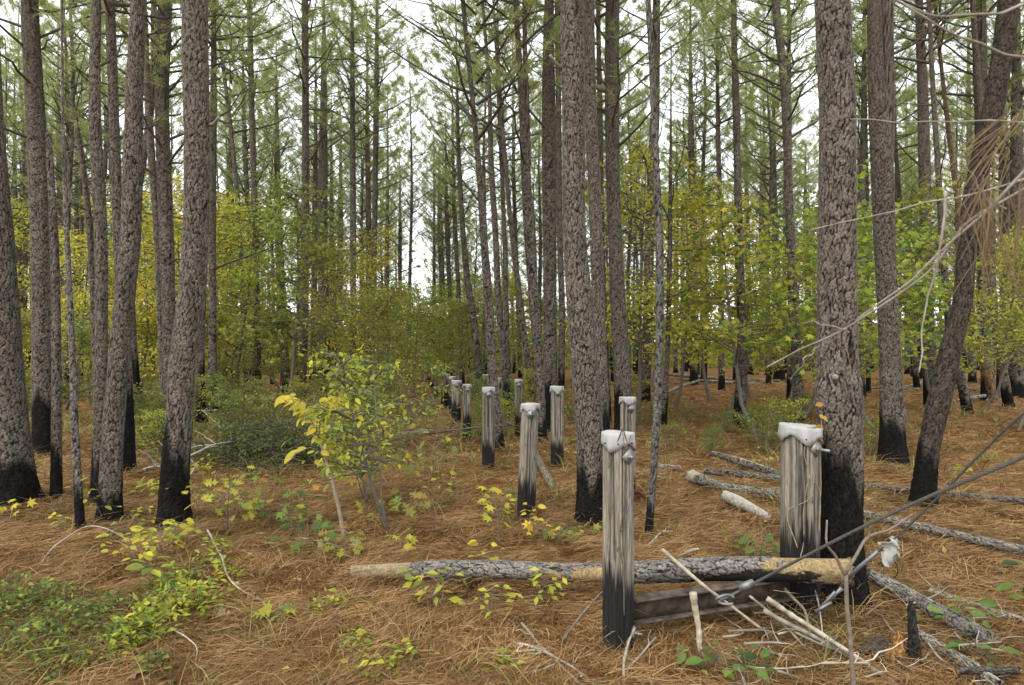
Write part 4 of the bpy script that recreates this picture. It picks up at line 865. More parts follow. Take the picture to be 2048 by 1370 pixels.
stick([(1570, 1180, .25), (1610, 1225, .15), (1626, 1300, .0)], 7, 'short dark stick leaning against the wide post foot', (.24, .20, .15), seed=6)
stick([(1248, 1374, 0), (1250, 1310, .10), (1270, 1255, .22)], 6, 'thin stick leaning on the foot of the post before the log', (.36, .32, .26), seed=7)
stick([(1248, 1345, .03), (1280, 1308, .06), (1312, 1275, .08)], 6, 'short forked stick beside the foot of the post before the log', (.36, .31, .25), seed=8, twigs=1)
stick([(1122, 1286, .0), (1160, 1235, .12), (1206, 1182, .28)], 5, 'dark thin stick propped against the post before the log', (.22, .19, .15), seed=9)
stick([(1045, 1246, .02), (1085, 1290, .03), (1130, 1335, .02), (1168, 1374, .01)], 6, 'pale stick crossing other twigs on open straw, longest of them', (.48, .42, .33), seed=10, twigs=1)
stick([(1030, 1287, .02), (1090, 1304, .04), (1140, 1330, .03), (1196, 1374, .0)], 6, 'white weathered twig crossing the longest pale stick', (.58, .54, .46), seed=11, twigs=2)
stick([(970, 1318, .0), (1010, 1305, .03), (1080, 1302, .05), (1030, 1330, .01)], 5, 'bent grey twig end by the crossing sticks', (.42, .38, .32), seed=12)
stick([(1042, 1348, .0), (1080, 1342, .02), (1110, 1328, .03)], 5, 'short grey twig beneath the crossing sticks', (.38, .34, .28), seed=13)
stick([(72, 1140, .0), (120, 1085, .10), (180, 1054, .22), (230, 1065, .18), (262, 1085, .08)], 3.5, 'thin white arched twig near the leaning pines', (.42, .38, .31), seed=14, n=34)
stick([(415, 1062, .12), (440, 1110, .10), (475, 1175, .05), (560, 1216, .0)], 4.5, 'long curved bare twig on the straw past the ground plants', (.42, .35, .26), seed=15, n=34)
stick([(335, 1255, .04), (375, 1275, .08), (395, 1295, .06), (390, 1330, .0)], 3.5, 'thin bent twig among low green plants', (.5, .44, .34), seed=16)
stick([(1268, 935, .02), (1290, 945, .03), (1312, 962, .0)], 8, 'short pale broken branch behind the half hidden post', (.45, .40, .32), seed=17, twigs=2)
stick([(1270, 1105, .02), (1300, 1088, .03), (1325, 1065, .06), (1345, 1062, .05)], 5, 'grey crooked twig on the straw behind the long log', (.46, .42, .36), seed=18, twigs=1)
stick([(1340, 1115, .02), (1370, 1105, .05), (1398, 1098, .07)], 8, 'stubby pale stick behind the long log', (.44, .38, .29), seed=19)
stick([(1755, 1128, .22), (1785, 1120, .30), (1788, 1155, .12), (1778, 1158, .1)], 2.5, 'dark wire curl under the torn plastic scrap', (.05, .045, .04), name='wire_curl', seed=20)
stick([(1625, 1165, .2), (1640, 1225, .15), (1648, 1310, .0)], 4, 'thin pale upright twig before the wide post foot', (.46, .41, .33), seed=21)
stick([(700, 1118, .02), (665, 1090, .05), (600, 1075, .06)], 4, 'thin grey twig at the end of the long log', (.36, .33, .28), seed=22)
g = np.random.default_rng(56)
for k in range(30):
    px = g.uniform(1420, 1960); py = g.uniform(1210, 1365); a = g.normal(-.6, .7); L = g.uniform(30, 130); q = (px + L * math.cos(a), min(py - L * math.sin(a) * .6, 1390)); z = g.uniform(.0, .14)
    stick([(px, py, z), ((px + q[0]) / 2, (py + q[1]) / 2 + g.normal(0, 4), z * .7 + .03), (q[0], q[1], .01)], g.uniform(2.5, 6), 'loose broken twig in the debris heap around the wide post', tuple(np.array([.46, .40, .31]) * g.uniform(.4, 1.2)), 'broken twigs in the debris heap', 'broken_twig', 60 + k, int(g.integers(0, 3)), n=14)
g = np.random.default_rng(55)
for k in range(46):
    d = math.sqrt(g.uniform(3.6 ** 2, 13 ** 2)); px = g.uniform(20, 2020); x = (px - 1024) / FPX * d; py = HZ + CAM_H * FPX / d; a = g.uniform(0, 6.28); L = g.uniform(.12, .5)
    p0 = np.array([x, d]); p1 = p0 + L * np.array([math.cos(a), math.sin(a)]); P = np.array([[*p0, float(gh(*p0)) + .012], [*(p0 + p1) / 2 + g.normal(0, .03, 2), float(gh(*(p0 + p1) / 2)) + .03], [*p1, float(gh(*p1)) + .012]])
    A = spline(P, 9); m_ = MB(); m_.tube(A, np.linspace(1, .5, 9) * g.uniform(.003, .009), 6, np.array([.30, .265, .21]) * g.uniform(.4, 1.2))
    thing('fallen_twig', P[0], 'small loose dead twig lying on the straw', 'twig', 'loose twigs on the straw', m_.me('fallen_twig', M_WOOD, True, P[0]))
# dead forked sapling in front of the cables
def shrubstem(root, off, P, r, col, name='stem'):
    A = spline(P, 20) + wob(20, r[0] * .35, len(P) * 7); m_ = MB(); m_.tube(A, np.interp(np.linspace(0, 1, 20), np.linspace(0, 1, len(r)), r), 7, col); return obj(name, m_.me(name, M_TWIG, True, off), root)
d = 3.62; b0 = np.array([*U(1712, 1390, d)[:2], 0.]); b0[2] = float(gh(b0[0], b0[1]))
ds = thing('dead_sapling', b0, 'bare brown forked sapling standing in front of the cables', 'sapling')
fp = U(1692, 1150, d)
shrubstem(ds, b0, [b0, U(1704, 1300, d), U(1697, 1220, d), fp], [.013, .011], (.17, .135, .10))
shrubstem(ds, b0, [fp, U(1672, 1112, d), U(1657, 1092, d - .03), U(1654, 1040, d)], [.009, .005], (.17, .135, .10), 'branch')
shrubstem(ds, b0, [fp, U(1716, 1110, d), U(1735, 1080, d + .05), U(1780, 1060, d + .1), U(1825, 1028, d + .15)], [.010, .004], (.17, .135, .10), 'branch')
shrubstem(ds, b0, [U(1735, 1080, d + .05), U(1738, 1060, d + .05), U(1728, 1040, d)], [.006, .003], (.17, .135, .10), 'branch')
# burnt stump
b0 = G(1832, 1328); st_ = thing('burnt_stump', b0, 'burnt stump with a black upright spike and rotten orange wood', 'stump')
Pq = np.linspace(0, 1, 40)[:, None] * np.array([-.03, 0, .40]) - (0, 0, .03); rq = np.interp(np.linspace(0, 1, 40), [0, .35, .5, .9, 1], [.042, .030, .026, .018, .006])
V, Q, T3, C = bark_tube(Pq, rq, 26, 71, .012, .05, .006, plate=(.03, .027, .024), crev=(.008, .008, .007)); obj('charred_spike', mesh('charred_spike', V, Q, T3, M_BARK, C), st_)
for k, (ox, oy, hh, rr_, c_) in enumerate([(-.09, .05, .20, .05, (.30, .15, .05)), (-.15, .02, .12, .04, (.26, .13, .05)), (-.05, .08, .15, .035, (.22, .11, .05))]):
    Pq = np.linspace(0, 1, 24)[:, None] * np.array([.02, 0, hh]) + (ox, oy, -.03); rq = rr_ * np.interp(np.linspace(0, 1, 24), [0, .6, 1], [1, .7, .15])
    V, Q, T3, C = bark_tube(Pq, rq, 20, 75 + k, .02, .06, .012, plate=c_, crev=np.array(c_) * .3); obj('rotten_wood', mesh('rotten_wood', V, Q, T3, M_BARK, C), st_)
# hollow shell of bark
b0 = G(1750, 1305); aa, ll = np.meshgrid(np.linspace(.15, 2.9, 24), np.linspace(0, 1, 26)); q = np.random.default_rng(8)
rr_ = .075 + .008 * np.sin(aa * 9) + .004 * q.normal(0, 1, aa.shape); V = np.stack([ll * .30 - .15 + .02 * np.sin(aa * 4), rr_ * np.cos(aa), rr_ * np.sin(aa) * (1.1 - .2 * ll) - .012], -1).reshape(-1, 3)
V = V @ np.array(Matrix.Rotation(.9, 3, 'Z')).T; i = np.arange(25)[:, None] * 24; j = np.arange(23)[None]; Q = np.stack([i + j, i + j + 1, i + 25 + j, i + 24 + j], -1).reshape(-1, 4)
o = thing('bark_shell', b0, 'hollow curled shell of charred bark lying on the straw', 'bark', None, mesh('bark_shell', V, Q, None, M_BARK, np.array([.07, .058, .045]) * (.6 + .8 * q.random((len(V), 1))))); o.modifiers.new('thickness', 'SOLIDIFY').thickness = .014

# ------------------------------------------------------------------ plants near the camera
LEAFME = {k: mesh('leaf', v[0], None, v[1], M_LEAF, None, False) for k, v in LEAF.items()}
def leaf_obj(root, kind, p, D, N, size, col, name='leaf'):
    D = np.asarray(D, float); D /= np.linalg.norm(D); B = np.cross(D, N); B /= np.linalg.norm(B) + 1e-9; N2 = np.cross(B, D)
    o = obj(name, LEAFME[kind], root)
    M = Matrix([[*(size * np.array([B[a], D[a], N2[a]])), p[a]] for a in range(3)] + [[0, 0, 0, 1]]); o.matrix_local = M; o.color = (*col, 1); return o
def rl(g, droop=.3): D = g.normal(0, 1, 3); D[2] = D[2] * .35 - droop; N = g.normal(0, .4, 3); N[2] += 1; N[1] -= .35; return D, N
def seedling(px, py, H, label, kind, size, cols, nl, seed, group=None, spread=.25, name='seedling', stems=1, stemcol=(.17, .13, .09), lean=None, zlo=.35):
    g = np.random.default_rng(7000 + seed); b = G(px, py); root = thing(name, b, label, 'plant', group)
    for s_ in range(stems):
        lv = (np.array(lean) if lean is not None else g.normal(0, .18, 2)) + (g.normal(0, .3, 2) if stems > 1 else 0); h = H * g.uniform(.7, 1.05) if stems > 1 else H
        P = np.array([[0, 0, -.02], [lv[0] * h * .3, lv[1] * h * .3, h * .45], [lv[0] * h, lv[1] * h, h]]); A = spline(P, 12) + wob(12, .02 * h, seed + s_)
        m_ = MB(); m_.tube(A, np.linspace(.0035 + .003 * H, .0012, 12), 5, stemcol, cap=False)
        k = nl // stems
        for q_ in range(k):
            f = zlo + (1 - zlo) * (q_ + g.random()) / k; i_ = min(int(f * 11), 10); p = A[i_] + (A[i_ + 1] - A[i_]) * (f * 11 - i_); az = q_ * 2.4 + g.normal(0, .5)
            L = spread * g.uniform(.25, 1) * (1.2 - .6 * f); e = p + np.array([math.cos(az) * L, math.sin(az) * L, L * g.uniform(-.1, .5)])
            m_.tube([p, (p + e) / 2 + (0, 0, .08 * L), e], [.0018, .0012, .0008], 3, stemcol, cap=False)
            D, N = rl(g); D += 1.6 * np.array([math.cos(az), math.sin(az), 0]); leaf_obj(root, kind, e, D, N, size * g.uniform(.65, 1.2), pal(g, 1, cols, .2)[0])
        obj('stem', m_.me('stem', M_TWIG), root)
    return root
# the yellow sapling with a pale leaning stem
b0 = G(692, 1078); d = b0[1]; ys = thing('yellow_sapling', b0, 'sapling with pale leaning stem and large bright yellow leaves', 'sapling'); g = np.random.default_rng(91)
S0 = [b0 - (0, 0, .03), U(678, 1010, d), U(660, 940, d), U(640, 882, d), U(628, 850, d), U(606, 822, d), U(568, 800, d)]
shrubstem(ys, b0, S0[:4], [.022, .013], (.25, .20, .145)); shrubstem(ys, b0, S0[3:], [.008, .003], (.16, .12, .09), 'branch')
shrubstem(ys, b0, [S0[3], U(640, 850, d - .05), U(652, 825, d - .1), U(676, 799, d - .1)], [.006, .003], (.16, .12, .09), 'branch')
shrubstem(ys, b0, [U(655, 920, d), U(620, 895, d - .1), U(580, 915, d - .2)], [.004, .002], (.2, .16, .12), 'branch')
for (px, py, sz) in [(560, 800, 30), (572, 797, 28), (585, 800, 28), (578, 808, 24), (595, 806, 26), (604, 812, 28), (598, 820, 26), (610, 824, 28), (588, 812, 22), (616, 830, 24), (607, 838, 28), (597, 845, 18), (622, 845, 22), (630, 852, 26), (640, 860, 24), (650, 858, 26), (625, 862, 22),
                     (645, 872, 20), (632, 876, 22), (652, 880, 22), (655, 802, 28), (664, 806, 28), (672, 800, 26), (680, 798, 24), (650, 812, 24), (658, 822, 28), (645, 800, 26), (666, 796, 26), (640, 812, 22), (655, 830, 22), (582, 912, 32), (592, 904, 26), (604, 898, 22), (636, 925, 22), (660, 893, 18), (668, 905, 18), (648, 905, 20)]:
    D = np.array([-.8 if px < 635 else .8, -.3, -.35]) + g.normal(0, .4, 3); N = np.array([0, -.75, .8]) + g.normal(0, .25, 3)
    p = U(px, py, d + g.normal(0, .08)) - b0; leaf_obj(ys, 'ovate', p - D / np.linalg.norm(D) * sz / FPX * d * .4, D, N, sz / FPX * d * 1.05, pal(g, 1, [(.68, .53, .05), (.60, .50, .06), (.55, .46, .05)], .12)[0])
seedling(700, 872, .92, 'thin seedling holding a few yellow leaves high up', 'ovate', .15, YEL, 9, 1, lean=(-.03, 0), zlo=.8, spread=.14)
def thicket(px, py, H, spread, nbr, nleaf, kind, size, cols, label, seed, stems=3, name='shrub'):
    st, fo = broadleaf(seed, H, spread, nbr, nleaf, kind, size, cols, stems=stems, thick=.42); r = thing(name, G(px, py), label, 'shrub'); obj('stem', st, r); obj('foliage', fo, r, kind='stuff'); return r
thicket(776, 1066, 1.75, .62, 60, 1000, 'ovate', .068, YGR + GRN + YGR[2:3], 'tall yellow green shrub beside the yellow leaved sapling', 801)
thicket(735, 1010, 1.15, .55, 44, 800, 'ovate', .065, YGR + YEL, 'yellow green shrub between sapling and taller shrub', 802)
thicket(800, 905, 1.5, .7, 40, 900, 'small', .075, YGR + GRN, 'leafy green shrub behind the tall yellow green shrub', 803)
seedling(850, 985, .85, 'green sprout with lobed leaves spreading beside the tall shrub', 'star', .11, GRN + [(.22, .30, .06)], 26, 2, spread=.5, stems=2)
seedling(872, 955, .95, 'light green lobed sprout near the thicket side post row', 'star', .10, GRN + YGR[:1], 24, 3, spread=.5, stems=2)
seedling(822, 1072, .42, 'oak sprout with large green leaves browning at the edges', 'oak', .19, [(.28, .30, .07), (.34, .28, .07), (.20, .26, .06), (.45, .28, .08)], 14, 4, spread=.16, zlo=.5)
seedling(868, 1066, .3, 'tiny green sprout with three smooth leaves', 'ovate', .13, GRN, 5, 5, spread=.1, zlo=.75)
seedling(460, 1062, .66, 'oak sprout fading from green to orange in front of the brush pile', 'oak', .13, OLV + YGR[:2] + ORA[:1] + GRN, 44, 6, spread=.34, stems=4)
seedling(540, 1052, .55, 'spreading oak sprout with olive and yellow leaves', 'oak', .13, OLV + YGR[:1] + ORA + GRN, 40, 7, spread=.36, stems=4)
seedling(410, 1040, .5, 'pale yellow green oak sprout touching the scorched pine foot', 'oak', .12, YGR + OLV[1:2], 18, 8, spread=.3, stems=2)
seedling(585, 1075, .38, 'green oak sprout hanging over brown leaves', 'oak', .13, GRN + DGR + OLV, 22, 9, spread=.28, stems=2)
seedling(600, 1118, .28, 'dark green maple like sprout low on the straw', 'star', .11, DGR + GRN, 16, 10, spread=.25, stems=2)
seedling(690, 1118, .22, 'brown green oak sprout at the end of the long log', 'oak', .13, OLV + ORA[:1] + [(.3, .24, .14)], 16, 11, spread=.22, stems=2)
seedling(290, 1150, .42, 'yellow green shrublet with small leaves on the straw by the leaning pines', 'ovate', .085, YGR + YEL[:1], 46, 12, spread=.30, stems=5)
seedling(330, 1120, .40, 'yellow spotted shrublet close to the big leaning pine', 'ovate', .09, YEL + YGR, 26, 13, spread=.28, stems=3)
seedling(315, 1180, .26, 'seedling with long bright green leaves on the straw', 'ovate', .13, YGR[2:3] + GRN + YGR[:1], 9, 14, spread=.14, zlo=.5)
seedling(215, 1050, .48, 'sprout with round yellow leaves against a burnt pine foot', 'ovate', .085, YGR + YEL[2:], 16, 15, spread=.16, stems=2)
seedling(1000, 1090, .50, 'lone yellow leaved seedling between log and tilting post', 'star', .085, YEL + YGR[:1], 16, 16, spread=.24)
seedling(1055, 1072, .28, 'bright yellow seedling before the black post foot', 'ovate', .075, YEL, 10, 17, spread=.18)
seedling(1085, 1098, .22, 'small yellow seedling lying low near the tilting post', 'star', .075, YEL + ORA[2:], 10, 18, spread=.22)
seedling(1110, 1090, .2, 'green low sprout behind the long log', 'small', .07, GRN, 26, 19, spread=.24, stems=3)
seedling(1520, 1135, .30, 'dark green bramble sprout behind the long log near the wide post', 'ovate', .10, DGR + GRN, 18, 20, spread=.22, stems=3)
seedling(865, 1225, .36, 'yellow green sprout growing before the long log', 'small', .085, YGR + GRN, 38, 21, spread=.22, stems=3)
seedling(1075, 1215, .26, 'light green sprout before the long log near the post', 'small', .08, YGR, 26, 22, spread=.22, stems=2)
seedling(985, 1235, .2, 'tiny scattered yellow green sprout on open straw', 'small', .07, YGR, 18, 23, spread=.24, stems=2)
seedling(1410, 1345, .14, 'bramble with broad green leaves under the pale stake', 'ovate', .10, DGR + GRN, 14, 24, spread=.22, stems=2)
seedling(1480, 1362, .12, 'flat bramble sprout beside the greyer stick end', 'ovate', .095, DGR + GRN, 12, 25, spread=.24, stems=2)
seedling(1905, 1270, .2, 'bramble sprout growing over the grey barked log', 'ovate', .085, GRN, 16, 26, spread=.26, stems=2)
seedling(1960, 1330, .16, 'bramble sprout by the pale cracked log', 'ovate', .085, GRN + DGR, 14, 27, spread=.22, stems=2)
seedling(2062, 1350, .8, 'tall green bramble with broad leaves past the pale cracked log', 'ovate', .10, DGR + GRN, 26, 28, spread=.2, stems=2)
g = np.random.default_rng(66)
for k in range(60):
    d = math.sqrt(g.uniform(3.7 ** 2, 14 ** 2)); px = g.uniform(10, 2030)
    if px > 1350 and g.random() < .55: continue
    seedling(px, HZ + CAM_H * FPX / d, g.uniform(.07, .28), 'small leafy seedling dotted about on the straw', ('small', 'ovate', 'star')[k % 3], (.075, .085, .085)[k % 3] * g.uniform(.8, 1.2), (GRN, YGR, YGR + GRN, YEL)[int(g.integers(0, 4))], int(g.integers(7, 16)), 100 + k, 'small seedlings dotted on the straw', spread=g.uniform(.12, .25), zlo=.2)
# carpet of low plants
def carpet(spots, name, label, size, cols, seed, kind='small'):
    g = np.random.default_rng(seed); fb = MB(); Ps = []
    for (px, py, rad, n, hh) in spots:
        c = G(px, py); xy = c[:2] + g.normal(0, rad * .55, (n, 2)); z = gh(xy[:, 0], xy[:, 1]) + .02 + hh * g.random(n) ** 1.2 * np.exp(-((xy - c[:2]) ** 2).sum(1) / rad ** 2); Ps.append(np.column_stack([xy, z]))
    P = np.concatenate(Ps); n = len(P); D = g.normal(0, 1, (n, 3)); D[:, 2] *= .4; N = g.normal(0, .45, (n, 3)); N[:, 2] += 1
    V, F, C = leaves(kind, P, D, N, size * g.uniform(.6, 1.3, n), pal(g, n, cols, .25)); fb.add(V, None, F, C)
    for k in g.integers(0, n, n // 9):
        p = P[k]; q = p + g.normal(0, .12, 3) * (1, 1, 0); q[2] = float(gh(q[0], q[1])); fb.tube([q, (p + q) / 2 + (0, 0, .02), p], .0014, 3, (.2, .15, .09), cap=False)
    obj(name, fb.me(name, M_LEAF, False), kind='stuff', label=label, category='ground cover')
carpet([(40, 1250, .30, 420, .2), (110, 1215, .26, 320, .18), (150, 1270, .28, 380, .2), (60, 1310, .26, 320, .2), (215, 1235, .22, 260, .16), (20, 1200, .22, 200, .2), (250, 1290, .2, 200, .15), (320, 1195, .2, 220, .16), (370, 1170, .16, 140, .15), (130, 1345, .22, 220, .15), (300, 1345, .15, 120, .12)],
       'green_ground_cover', 'carpet of small green leaves spreading over the straw, lowest of the plants', .044, GRN + DGR + DGR + YGR[2:3] + OLV, 1)
carpet([(250, 1300, .16, 150, .2), (300, 1270, .2, 240, .24), (345, 1235, .22, 260, .24), (390, 1225, .2, 200, .22), (350, 1190, .14, 90, .2), (430, 1130, .16, 110, .25), (440, 1170, .16, 100, .2), (660, 1225, .14, 70, .15), (1015, 1330, .12, 30, .08), (720, 1300, .14, 60, .1), (740, 1350, .14, 50, .1), (800, 1325, .14, 50, .1)],
       'yellow_green_ground_cover', 'patches of small yellow green leaves on the straw beside the green carpet', .058, YGR + GRN[:2], 2)
# grass like dry tufts
g = np.random.default_rng(12); fb = MB()
for k in range(1000):
    d = math.sqrt(g.uniform(3.5 ** 2, 20 ** 2)); x = g.uniform(-.8, .72) * d
    if x / d > .1 and g.random() < .4: continue
    n = 14; b = np.array([x, d, float(gh(x, d))]) + g.normal(0, .05, (n, 3)) * (1, 1, 0); D = g.normal(0, .55, (n, 3)); D[:, 2] = g.uniform(.5, 1, n); L = g.uniform(.12, .34, (n, 1)) * (1 if d < 9 else 1.3); S = np.cross(D, g.normal(0, 1, (n, 3))); S /= np.linalg.norm(S, axis=1)[:, None]
    wd = .0028 * max(1, d / 6); mid = b + D * L * .6; tip = b + D * L * .95 + np.column_stack([D[:, :2] * L * .5, -L * .12])
    V = np.stack([b - S * wd, b + S * wd, mid + S * wd * .8, mid - S * wd * .8, tip], 1).reshape(-1, 3); i = np.arange(n)[:, None] * 5
    c = np.repeat(pal(g, n, [(.30, .19, .08), (.36, .25, .12), (.16, .15, .05), (.24, .14, .06)] if k % 3 else [(.16, .19, .05), (.24, .22, .07), (.3, .22, .1)], .2), 5, 0)
    fb.add(V, i + np.array([[0, 1, 2, 3]]), i + np.array([[3, 2, 4]]), c)
obj('dry_grass', fb.me('dry_grass', M_STRAW, False), kind='stuff', label='thin dry grass tufts rising from the straw', category='grass')
# fallen leaves
g = np.random.default_rng(13)
for k in range(44):
    d = math.sqrt(g.uniform(3.6 ** 2, 8 ** 2)); px = g.uniform(30, 2020); x = (px - 1024) / FPX * d; a = g.uniform(0, 6.28)
    o = thing('fallen_leaf', (x, d, float(gh(x, d)) + .035), 'pale dry fallen leaf lying on the straw', 'leaf', 'dry leaves on the straw', LEAFME[('ovate', 'oak', 'star')[k % 3]])
    s_ = g.uniform(.07, .13); o.scale = (s_, s_, s_); o.rotation_euler = (g.normal(0, .4), g.normal(0, .4), a); o.color = (*pal(g, 1, [(.45, .33, .20), (.52, .42, .28), (.38, .24, .12), (.5, .4, .1)], .2)[0], 1)
n = 5500; y = np.sqrt(g.uniform(3.5 ** 2, 26 ** 2, n)); x = g.uniform(-.8, .8, n) * y; P = np.stack([x, y, gh(x, y) + .02 + .03 * g.random(n)], -1); D = g.normal(0, 1, (n, 3)); D[:, 2] *= .25; N = g.normal(0, .35, (n, 3)); N[:, 2] += 1
V, F, C = leaves('small', P, D, N, g.uniform(.035, .075, n) * (1 + y / 30), pal(g, n, [(.50, .38, .10), (.45, .33, .2), (.55, .45, .1), (.36, .22, .1), (.3, .28, .07)], .25))
obj('leaf_litter', mesh('leaf_litter', V, None, F, M_LEAF, C, False), kind='stuff', label='scattered small yellow and tan leaves on the straw', category='leaf litter')

# ------------------------------------------------------------------ brush pile and bare dead branches
g = np.random.default_rng(14); b0 = G(555, 925); bp = thing('brush_pile', b0, 'low tangled pile of dark brush with small olive leaves', 'brush pile'); wb = MB(); fb = MB(); LP = []
for k in range(460):
    p = np.array([g.normal(0, .72), g.normal(0, .45), 0]); top = .95 * math.exp(-(p[0] / 1.1) ** 2 - (p[1] / .8) ** 2)
    p[2] = top * g.random() * .75; az = g.uniform(0, 6.28); P, r = limb(g, p, az, g.uniform(-.1, .6), g.uniform(.3, 1.0), .008, 7, -.2, .09); P[:, 2] = np.clip(P[:, 2], .01, top + .25)
    wb.tube(P, r + .0015, 4, np.array([.085, .072, .055]) * g.uniform(.5, 1.8), cap=False); LP += list(P[2:])
LP = np.array(LP); n = 7500; k = g.integers(0, len(LP), n); P = LP[k] + g.normal(0, .05, (n, 3)); P[:, 2] = np.maximum(P[:, 2], .02); D = g.normal(0, 1, (n, 3)); N = g.normal(0, .5, (n, 3)); N[:, 2] += 1
V, F, C = leaves('small', P, D, N, g.uniform(.04, .075, n), pal(g, n, DGR + DGR + OLV[:3], .3)); fb.add(V, None, F, C)
obj('twig', wb.me('twig', M_TWIG), bp, kind='stuff'); obj('foliage', fb.me('foliage', M_LEAF, False), bp, kind='stuff')
def deadbranch(pts, wpx, label, seed, ntw=9, col=(.40, .37, .32)):
    P = np.array([PZ(*q) for q in pts]); A = spline(P, 26) + wob(26, .015, seed); g = np.random.default_rng(seed); r = wpx / FPX * P[:, 1].mean() / 2; m_ = MB(); c = col; m_.tube(A, np.linspace(r, r * .4, 26), 6, c)
    ro = thing('dead_branch', A[0], label, 'branch', None, m_.me('dead_branch', M_WOOD, True, A[0]))
    for k in range(ntw):
        t_ = MB(); i_ = int(g.integers(4, 25)); Pl, q = limb(g, A[i_], g.uniform(0, 6.28), g.uniform(-.2, .8), g.uniform(.15, .5), r * .5, 7, 0, .09); Pl[:, 2] = np.maximum(Pl[:, 2], gh(Pl[:, 0], Pl[:, 1]) + .01); t_.tube(Pl, q + .001, 4, c); obj('twig', t_.me('twig', M_WOOD, True, A[0]), ro)
deadbranch([(262, 945, 0), (290, 932, .1), (330, 925, .2), (378, 905, .35), (420, 888, .4), (470, 882, .4)], 4.5, 'white bare branch lying from burnt pine foot to the brush pile', 21)
deadbranch([(372, 958, .02), (392, 925, .2), (380, 910, .3), (392, 895, .35), (425, 890, .4)], 4, 'white crooked branch curling round the scorched pine foot', 22, 5)
deadbranch([(395, 818, .35), (415, 830, .35), (440, 855, .2), (460, 885, .05)], 3.5, 'thin pale branch leaning above the brush pile', 23, 6)
deadbranch([(850, 865, .3), (905, 858, .45), (970, 852, .5), (1030, 852, .5), (1085, 868, .4)], 5, 'long dark branch caught level between the capped posts', 24, 8, (.10, .085, .07))
# vine on the wide post and on the post before the log
def vine(pst, segs, label, leaf_px, col, seed):
    root_, b, r, h = pst; g = np.random.default_rng(seed); vo = thing('vine', b, label, 'vine')
    for sg in segs:
        P = [];
        for (a, z) in sg: P.append([(r + .006) * math.sin(a), -(r + .006) * math.cos(a), z])
        A = spline(P, 24) + wob(24, .006, seed + len(sg)); m_ = MB(); m_.tube(A, np.linspace(.0042, .002, 24), 5, col); obj('stem', m_.me('stem', M_TWIG), vo)
    for (a, z, s_) in leaf_px:
        D, N = rl(g); N = np.array([math.sin(a), -math.cos(a), .4]); leaf_obj(vo, 'ovate', (1.1 * r * math.sin(a), -1.15 * r * math.cos(a), z), D, N, s_, pal(g, 1, ORA, .15)[0])
vine(P1, [[(.15, .25), (.1, .5), (.05, .75), (.35, .98), (.25, 1.2), (.1, 1.33)], [(.05, .72), (.4, .85), (.6, .9)], [(.1, 1.33), (-.3, 1.24), (-.8, 1.1)], [(.1, 1.33), (.4, 1.25), (.7, 1.3)], [(.1, .55), (-.4, .7)]], 'thin dark vine stem climbing the post before the log', [], (.10, .085, .065), 31)
vine(P2, [[(-.6, .35), (-.3, .55), (-.25, .75), (.1, .95), (.5, .9), (.8, .7)], [(-.5, .5), (-.9, .75), (-.2, .8), (.2, .85)], [(.7, .6), (.9, .9), (.8, 1.2), (1., 1.34)], [(.1, .95), (-.1, 1.2), (.2, 1.3)]], 'thin tan vine looped round the wide post with orange leaves', [(.9, 1.36, .08), (1.2, 1.30, .09), (.75, 1.22, .07), (.5, 1.38, .06), (1.3, 1.45, .07)], (.30, .24, .15), 32)

# ------------------------------------------------------------------ dead pine bough close to the camera
d = 1.75; b0 = U(2170, 330, d); bo = thing('dead_pine_bough', b0, 'dead pine bough with hanging brown needles and bare pale twigs', 'bough'); g = np.random.default_rng(15)
def bt(pts, r, col=(.24, .21, .175)):
    P = np.array([U(px, py, dd) for px, py, dd in pts]); A = spline(P, 40) + wob(40, .006, int(pts[-1][0])); kn = (1 + .35 * (np.arange(40) % 7 == 3)) * np.random.default_rng(int(pts[-1][1]) + 99).uniform(.85, 1.15, 40); m_ = MB(); m_.tube(A, .72 * np.linspace(r, r * .4, 40) * kn, 7, np.repeat(np.random.default_rng(5).uniform(.6, 1.3, 40), 7).tolist() and col); obj('twig', m_.me('twig', M_TWIG, True, b0), bo); return A
bt([(2170, 330, 1.75), (2048, 385, 1.75), (1960, 440, 1.8), (1850, 560, 1.9), (1700, 655, 2.0), (1533, 735, 2.1)], .006)
bt([(2170, 230, 1.7), (2048, 330, 1.7), (1935, 445, 1.75), (1830, 550, 1.8), (1712, 640, 1.85)], .0065)
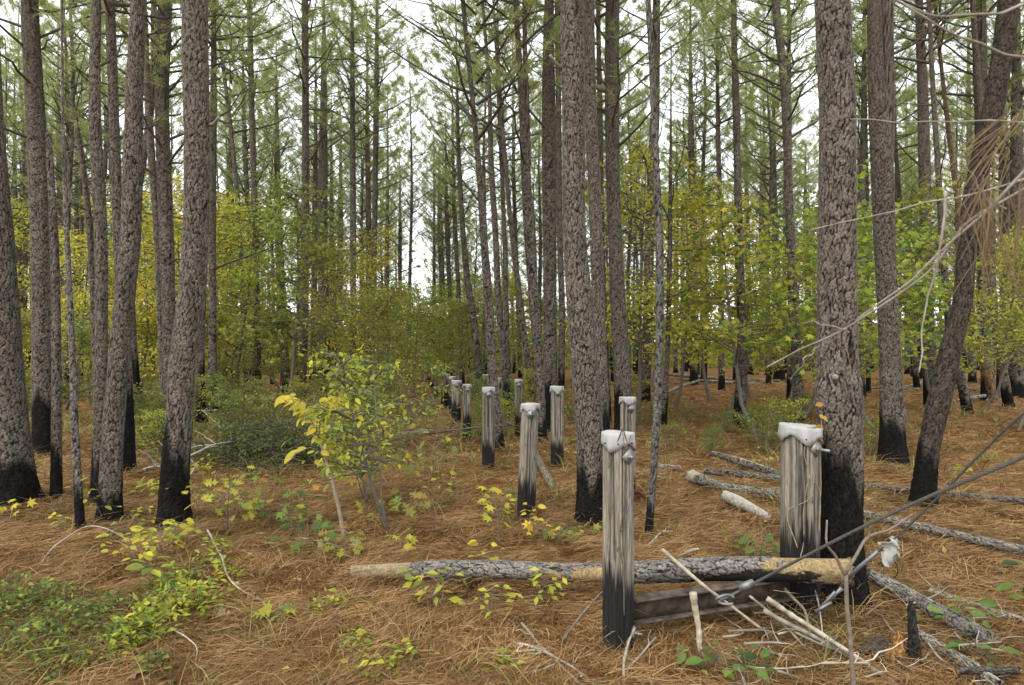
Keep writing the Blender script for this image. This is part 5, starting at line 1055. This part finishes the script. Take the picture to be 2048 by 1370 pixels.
bt([(2250, 130, 1.6), (2048, 112, 1.5), (2018, 108, 1.5), (1930, 75, 1.45), (1850, 35, 1.4), (1780, -10, 1.4)], .006, (.26, .235, .20))
bt([(2200, -20, 1.5), (2048, 5, 1.45), (1960, 28, 1.4), (1870, 32, 1.4), (1810, 8, 1.4)], .0055, (.26, .235, .20))
bt([(1890, 380, 1.75), (1885, 470, 1.75), (1866, 600, 1.8), (1845, 690, 1.8), (1838, 745, 1.8)], .0045, (.30, .275, .24))
bt([(2170, 240, 1.9), (2015, 246, 1.95), (1860, 250, 2.0), (1760, 243, 2.05), (1700, 238, 2.1)], .004, (.28, .255, .22))
bt([(2170, 290, 1.8), (2040, 352, 1.8), (1880, 400, 1.9), (1760, 425, 2.0), (1620, 460, 2.1)], .004, (.30, .26, .21))
bt([(2000, 420, 1.8), (1940, 345, 1.75), (1920, 320, 1.75)], .0045)
bt([(1700, 655, 2.0), (1660, 640, 2.0), (1600, 655, 2.05)], .003); bt([(1640, 690, 2.05), (1620, 715, 2.05), (1580, 760, 2.1)], .0028)
nb_ = MB()
for (px, py, dd, n, ax, L) in [(2035, 240, 1.6, 26, (-.75, .75), .24), (2020, 300, 1.6, 18, (-.5, .9), .26), (1965, 380, 1.7, 20, (.0, 1), .26), (1985, 400, 1.7, 20, (.15, 1), .28), (2010, 380, 1.7, 16, (-.1, 1), .24), (1940, 430, 1.75, 10, (.1, 1), .22), (2040, 420, 1.7, 14, (-.3, 1), .26), (1692, 690, 1.9, 3, (.05, 1), .2), (1650, 690, 2.0, 2, (-.2, 1), .15)]:
    p = U(px, py, dd)
    for k in range(int(n * .55)):
        dr = np.array([ax[0], g.normal(0, .2), -ax[1]]) + g.normal(0, .16, 3); dr /= np.linalg.norm(dr); q0 = p + g.normal(0, .015, 3); ln = L * g.uniform(.6, 1.1)
        nb_.tube([q0, q0 + dr * ln * .5 + g.normal(0, .006, 3), q0 + dr * ln + (0, 0, -.02)], [.0010, .0010, .0005], 3, np.array([.28, .195, .105]) * g.uniform(.6, 1.25), cap=False)
obj('needle_spray', nb_.me('needle_spray', M_STRAW, True, b0), bo, kind='stuff')
